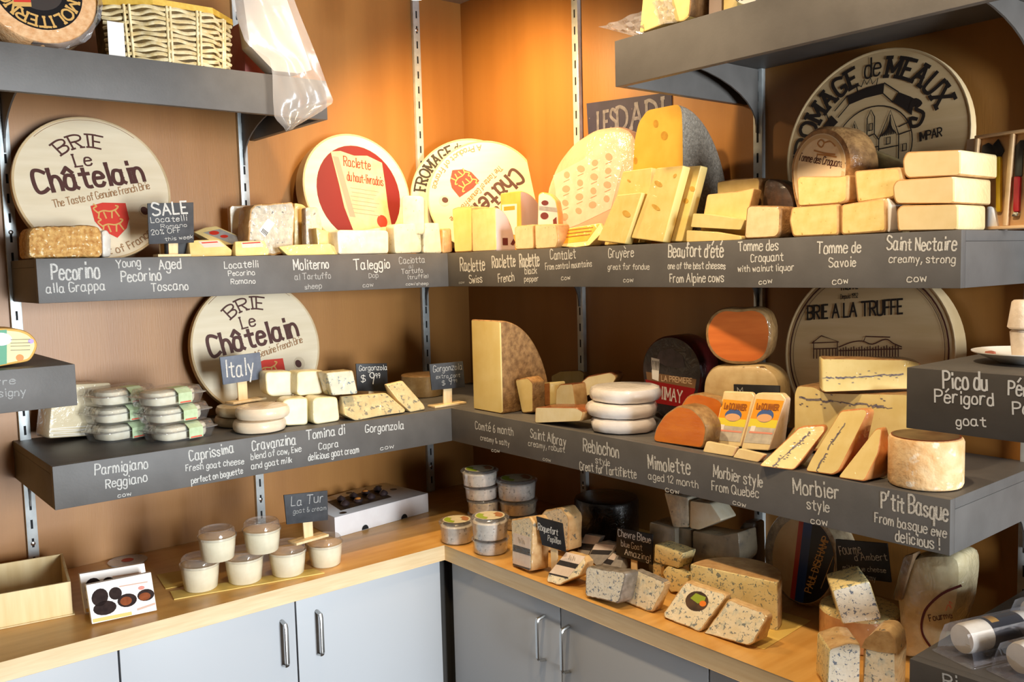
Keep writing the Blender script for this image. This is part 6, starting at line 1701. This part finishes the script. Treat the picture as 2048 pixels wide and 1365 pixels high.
for f_, c_ in zip(F, C):
    if c_ == 'F': C2.append('T'); continue
    if c_ == 'K': C2.append('B'); continue
    q = sum((Vector((V[i][0], V[i][2])) for i in f_), Vector((0, 0))) / len(f_)
    C2.append('F' if abs((q - m_).dot(nrm)) < .004 else 'S')
hw.split([hw.inv @ Vector((v[0], v[2], zt_ - v[1])) for v in V], F, C2, {'F': ('cut_face', bly), 'T': ('top_rind', rind_t), '*': ('rind', blr)})
# front wedges
t = blue('blue veined wedge wearing a small round picture sticker', [(1325, 1230), (1368, 1168), (1374, 1165), (1450, 1190), (1453, 1196), (1402, 1264), (1396, 1267), (1327, 1238)], (1360, 1252), .05, {'F': ('cut_face', bl), '*': ('rind', blr)}, lean=34)
t.decal('round_sticker', [ell(1394, 1205, 23, 20, 24)], mat('sticker_bronze', (96, 72, 54), (60, 48, 42), scale=30, rough=.4))
t.decal('green_print', [[(1381, 1199), (1392, 1189), (1412, 1197), (1410, 1204), (1396, 1210)]], lgreen, off=.0018)
t.decal('orange_seal', [ell(1406, 1210, 7, 6, 12)], mat('pack_seal', (238, 130, 40)), off=.0024)
blue('blue veined wedge at the worktop edge touching the stickered one', [(1409, 1266), (1454, 1204), (1459, 1200), (1530, 1227), (1535, 1238), (1506, 1290), (1492, 1294), (1406, 1268)], (1450, 1284), .05, {'F': ('cut_face', bl), '*': ('rind', blr)}, lean=30)
t = T('card_sheet', 'yellow card under the stickered wedges and the half wheel', 'card', 'yellow card sheets', M=Matrix.Translation((0, 0, ZC)), z=ZC)
# ---------------------------------------------------------------- shaded pieces behind
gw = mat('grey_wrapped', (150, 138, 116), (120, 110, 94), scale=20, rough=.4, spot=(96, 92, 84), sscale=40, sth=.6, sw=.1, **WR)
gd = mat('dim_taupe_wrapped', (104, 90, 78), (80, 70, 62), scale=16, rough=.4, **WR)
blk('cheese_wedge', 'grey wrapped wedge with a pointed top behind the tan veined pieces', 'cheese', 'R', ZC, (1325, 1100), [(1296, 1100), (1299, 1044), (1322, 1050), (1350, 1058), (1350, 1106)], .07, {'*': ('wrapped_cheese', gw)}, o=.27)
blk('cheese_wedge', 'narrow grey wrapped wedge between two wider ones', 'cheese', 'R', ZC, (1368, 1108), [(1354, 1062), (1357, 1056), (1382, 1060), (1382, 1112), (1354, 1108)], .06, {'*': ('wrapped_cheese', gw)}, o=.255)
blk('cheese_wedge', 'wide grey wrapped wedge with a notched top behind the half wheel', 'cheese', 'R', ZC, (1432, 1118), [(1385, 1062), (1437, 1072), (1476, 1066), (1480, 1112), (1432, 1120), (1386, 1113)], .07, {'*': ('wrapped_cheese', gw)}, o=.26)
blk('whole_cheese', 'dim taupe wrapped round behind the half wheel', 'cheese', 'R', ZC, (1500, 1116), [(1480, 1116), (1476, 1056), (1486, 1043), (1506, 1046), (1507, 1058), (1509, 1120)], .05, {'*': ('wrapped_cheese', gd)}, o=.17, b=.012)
zz = ZC + .112
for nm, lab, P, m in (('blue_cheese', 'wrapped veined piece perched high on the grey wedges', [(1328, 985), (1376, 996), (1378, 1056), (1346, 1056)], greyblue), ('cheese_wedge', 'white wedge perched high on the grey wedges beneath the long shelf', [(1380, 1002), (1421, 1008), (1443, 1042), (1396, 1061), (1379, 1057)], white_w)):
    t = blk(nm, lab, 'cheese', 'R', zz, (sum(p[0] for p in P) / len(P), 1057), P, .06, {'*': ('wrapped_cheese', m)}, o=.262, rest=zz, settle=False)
# foil wheel with tilted label
t = T('labelled_wheel', 'foil wrapped wheel leaning with a red, blue and black round label', 'cheese', side='R', z=ZC, px=(1600, 1124), o=.235, yaw=-6, lean=10, settle=False)
p = on(1600, 1113, Vector((0, -.19, 0)), -EY); t.M.translation = p; t.inv = t.M.inverted(); t.root.matrix_world = t.M
rr = abs(t.px(1682, 1122).x - t.px(1519, 1122).x) / 2
foil = mat('crinkled_foil_wrap', (176, 158, 128), (132, 116, 92), scale=60, rough=.3, bump=.9, bscale=90, coat=1.0, crinkle=1.0)
t.lathe([(rr * .7, .0, 'F'), (rr * .93, -.001, 'F'), (rr, -.012), (rr, -.06), (rr * .9, -.07)], {'*': ('foil', foil)}, n=56, axis='y')
t.r, t.roll = rr, 0
print('PAUL low', (t.M @ Vector((0, .0, -rr))).z - ZC, (t.M @ Vector((0, .07, -rr))).z - ZC)
lpoly(t, 'round_label', [ell(.08, -.06, .78, .88, 44)], mat('label_sand', (206, 176, 124), (192, 160, 110), scale=20, rough=.45, **WR))
def seg(x0, x1, k0=0):
    q = [(x, z) for x, z in ell(.08, -.06, .77, .87, 60)]
    return q
def stripe(name, xa, xb, m, off):
    # vertical, slightly slanted band of the round label
    up, dn = [], []
    for k in range(13):
        f = k / 12
        x = xa + (xb - xa) * f
        h = .87 * math.sqrt(max(0, 1 - ((x - .08) / .77) ** 2))
        up.append((x, -.06 + h)); dn.append((x, -.06 - h))
    lpoly(t, name, [up + dn[::-1]], m, off=off)
stripe('red_band', -.12, .84, mat('label_scarlet', (176, 52, 34), rough=.4), .0018)
stripe('blue_band', .0, .84, mat('label_cobalt', (38, 64, 120), rough=.4), .0024)
stripe('black_band', .22, .84, mat('label_jet', (26, 24, 28), rough=.4), .0030)
L = []
st_, tw_ = strokes('PAUL DISCHAMP', 0, .3)
t.ink('label_lettering', [([lmap(t, [(.52 - y * .16 / 8 + (x / tw_ - .5) * .28, -.66 + x * 1.2 / tw_) for x, y in ln]) for ln in st_], .020 * rr)], ink_gold, off=.0036)
t.ink('label_lines', [([lmap(t, [(.30, -.6), (.56, .5)]), lmap(t, [(.60, -.5), (.80, .2)])], .012 * rr)], ink_gold, off=.0036)
# the mild blue sign and pieces
sign('black board chalked as mild blue cheese, behind the stacked blue pieces', 'R', ZC, (1725, 1215), [(1671, 1079), (1774, 1088), (1782, 1166), (1674, 1145)], [('Fourme', (1681, 1110), (1724, 1107), 18, .10), ("d'Ambert", (1711, 1122), (1776, 1121), 13, .12), ('mild blue cheese', (1687, 1140), (1773, 1146), 9, .12), ('creamy', (1716, 1154), (1752, 1160), 7, .13)],
     board=black_b, post=[(1700, 1150), (1712, 1152), (1712, 1204), (1700, 1202)], o=.212)
f0 = drum('whole_cheese', 'orange tan blue cheese round under the tilted blue piece', 'cheese', 1718, 1314, 76, None, ZC, {'T': ('veined_top', bly), '*': ('rind', mat('glossy_tan_rind', (216, 164, 110), (196, 140, 88), scale=30, rough=.4, **WR))}, side='R', hpx=76, b=.008)
t = blk('blue_cheese', 'tilted blue speckled piece resting on the tan round', 'cheese', 'R', ZC + f0.h + .0004, (1720, 1250), [(1664, 1186), (1668, 1183), (1736, 1165), (1741, 1170), (1764, 1240), (1760, 1244), (1684, 1253)], .075, {'F': ('cut_face', blw), '*': ('rind', bly)}, yaw=44, b=.003, back=(.9, .92, 0, .012))
t = blk('blue_cheese', 'blue speckled wedge with a bright corner, under the tilted piece at the worktop edge', 'cheese', 'R', ZC, (1688, 1388), [(1657, 1294), (1697, 1281), (1722, 1284), (1719, 1384), (1654, 1378)], .075, {'F': ('cut_face', blw), 'L': ('second_cut_face', bly), '*': ('rind', blr)}, yaw=47, b=.003)
t = blk('blue_cheese', 'blue speckled wedge with a wrapped bulging top next to the dark side shelf', 'cheese', 'R', ZC, (1758, 1395), [(1725, 1302), (1734, 1280), (1752, 1263), (1778, 1265), (1792, 1282), (1796, 1310), (1792, 1398), (1724, 1390)], .06, {'F': ('cut_face', bl), '*': ('rind', blr)}, yaw=12, b=.006)
t.decal('wrapped_top', [[(1722, 1300), (1731, 1282), (1752, 1266), (1777, 1268), (1790, 1284), (1792, 1312), (1756, 1308)]], blr)
t = blk('wrapped_cheese', 'tall cheese in clear plastic printed with part of a dark red ring', 'cheese', 'R', ZC, (1850, 1310), [(1796, 1306), (1792, 1232), (1784, 1190), (1800, 1150), (1815, 1118), (1845, 1108), (1915, 1110), (1921, 1150), (1916, 1215), (1902, 1250), (1880, 1306)], .10, {'*': ('wrapped_paste', mat('wrapped_olive_cream', (206, 194, 158), (182, 168, 130), scale=22, rough=.3, bump=.4, bscale=40, coat=1.0, crinkle=1.0))}, o=.285, b=.025, r=.02)
L = [[((q := t.px(*p)).x, q.z) for p in spline([(1922, 1172), (1885, 1188), (1855, 1215), (1844, 1240), (1846, 1262), (1860, 1282)])]]
t.ink('printed_ring', [(L, .0045)], mat('print_maroon', (90, 30, 38), rough=.5), off=.0016)
t.write('printed_lettering', 'Fourme', (1860, 1240), (1906, 1236), 10, ink_brown, w=.14, jit=0, serif=.4)
t.ink('printed_drawing', [([[((q := t.px(*p)).x, q.z) for p in spline([(1892, 1222), (1897, 1210), (1903, 1218), (1899, 1204), (1905, 1208)])]], .0016)], mat('print_coral', (206, 120, 100)), off=.0018)
t.prism([(1784, 1200), (1796, 1150), (1808, 1112), (1828, 1108), (1814, 1160), (1802, 1204)], .03, {'*': ('wrap_twist', mat('wrap_twist', (134, 110, 84), (104, 84, 62), scale=30, rough=.3, **WR))}, y0=-.006, b=.003)
# yellow card
t = THINGS[[i for i, q in enumerate(THINGS) if q.props['label'].startswith('yellow card under the stick')][0]]
plan(t, [(1330, 1236), (1528, 1300), (1622, 1242), (1500, 1205), (1380, 1180)], ZC + .0009, ZC + .0003, {'*': ('card', card)}, b=0, r=0)

# ---------------------------------------------------------------- white goat logs on the lowest side shelf
tray = film('blister', tint=(.98, .98, 1), haze=.05, gloss=.05, rough=.06, hazecol=(.75, .75, .85), bump=.1, fres=.3)
logm = mat('goat_log', (238, 230, 214), (228, 218, 200), scale=40, rough=.55, bump=.2)
def log(label, u, v, yaw, band=True, L_=.135):
    p = atz(u, v, ZTRAY)
    M = Matrix.Translation((p.x, p.y, ZTRAY)) @ Matrix.Rotation(math.radians(yaw), 4, 'Z')
    t = T('goat_log', label, 'cheese', 'goat logs in clear trays', M=M, z=ZTRAY)
    r = .0235
    zc_ = r + .006
    V, F, C = [], [], []
    prof = [(r * .6, 0), (r * .92, .001), (r, .008), (r, L_ - .008), (r * .92, L_), (r * .5, L_ + .001)]
    t.lathe([(q[0], -q[1], 'S') for q in prof], {'*': ('cheese', logm)}, c=(0, 0, zc_), n=32, axis='y')
    if band:
        t.lathe([(r + .0006, -.045, 'S'), (r + .0008, -.046, 'S'), (r + .0008, -.112, 'S'), (r + .0006, -.113, 'S')], {'S': ('black_label', black_gloss), '*': ('black_label', black_gloss)}, c=(0, 0, zc_), n=32, axis='y')
        V = []
        for i in range(7):
            a_ = math.radians(62 + i * 11)
            for y in (.050, .066): V.append(((r + .0014) * math.cos(a_), y, zc_ + (r + .0014) * math.sin(a_)))
        t.add('gold_print', V, [[2 * i, 2 * i + 1, 2 * i + 3, 2 * i + 2] for i in range(6)], mat('gold_leaf', (206, 150, 50), rough=.4))
    # blister: flange and arched cover
    w = r * 1.7
    for nm, P in (('tray_flange', [(-w, -.022), (w, -.022), (w, L_ + .02), (-w, L_ + .02)]),):
        Q_ = rounded(P, .008, 4)
        V, F, C = ring_prism(Q_, 0, .0014, .0004, None)
        t.add(nm, [(v[0], v[2], .0004 + v[1]) for v in V], F, tray)
    V, F = [], []
    prof = [(-r * 1.5, .002), (-r * 1.25, zc_ * .9), (-r * .9, zc_ + r * .75), (-r * .4, zc_ + r * 1.1), (r * .4, zc_ + r * 1.1), (r * .9, zc_ + r * .75), (r * 1.25, zc_ * .9), (r * 1.5, .002)]
    for y, k in ((-.012, 1), (-.006, 1.0), (L_ + .006, 1.0), (L_ + .012, 1)):
        for x, z in prof: V.append((x * (1 if k else 1), y, z))
    n_ = len(prof)
    for i in range(3):
        for j in range(n_ - 1): F.append([i * n_ + j, i * n_ + j + 1, (i + 1) * n_ + j + 1, (i + 1) * n_ + j])
    F.append(list(range(n_)))
    F.append(list(range(3 * n_, 4 * n_))[::-1])
    t.add('tray_cover', V, F, tray, sharp=30)
    return t
log('white goat log with a black and gold label, beside the tall wrapped cheese', 1922, 1316, -18)
log('white goat log in a clear tray, lowest on the dark shelf', 2036, 1357, -18)
log('white goat log cut by the picture edge behind two others'.replace('cut by the picture edge ', 'in a clear tray '), 2062, 1262, -18)
finish()
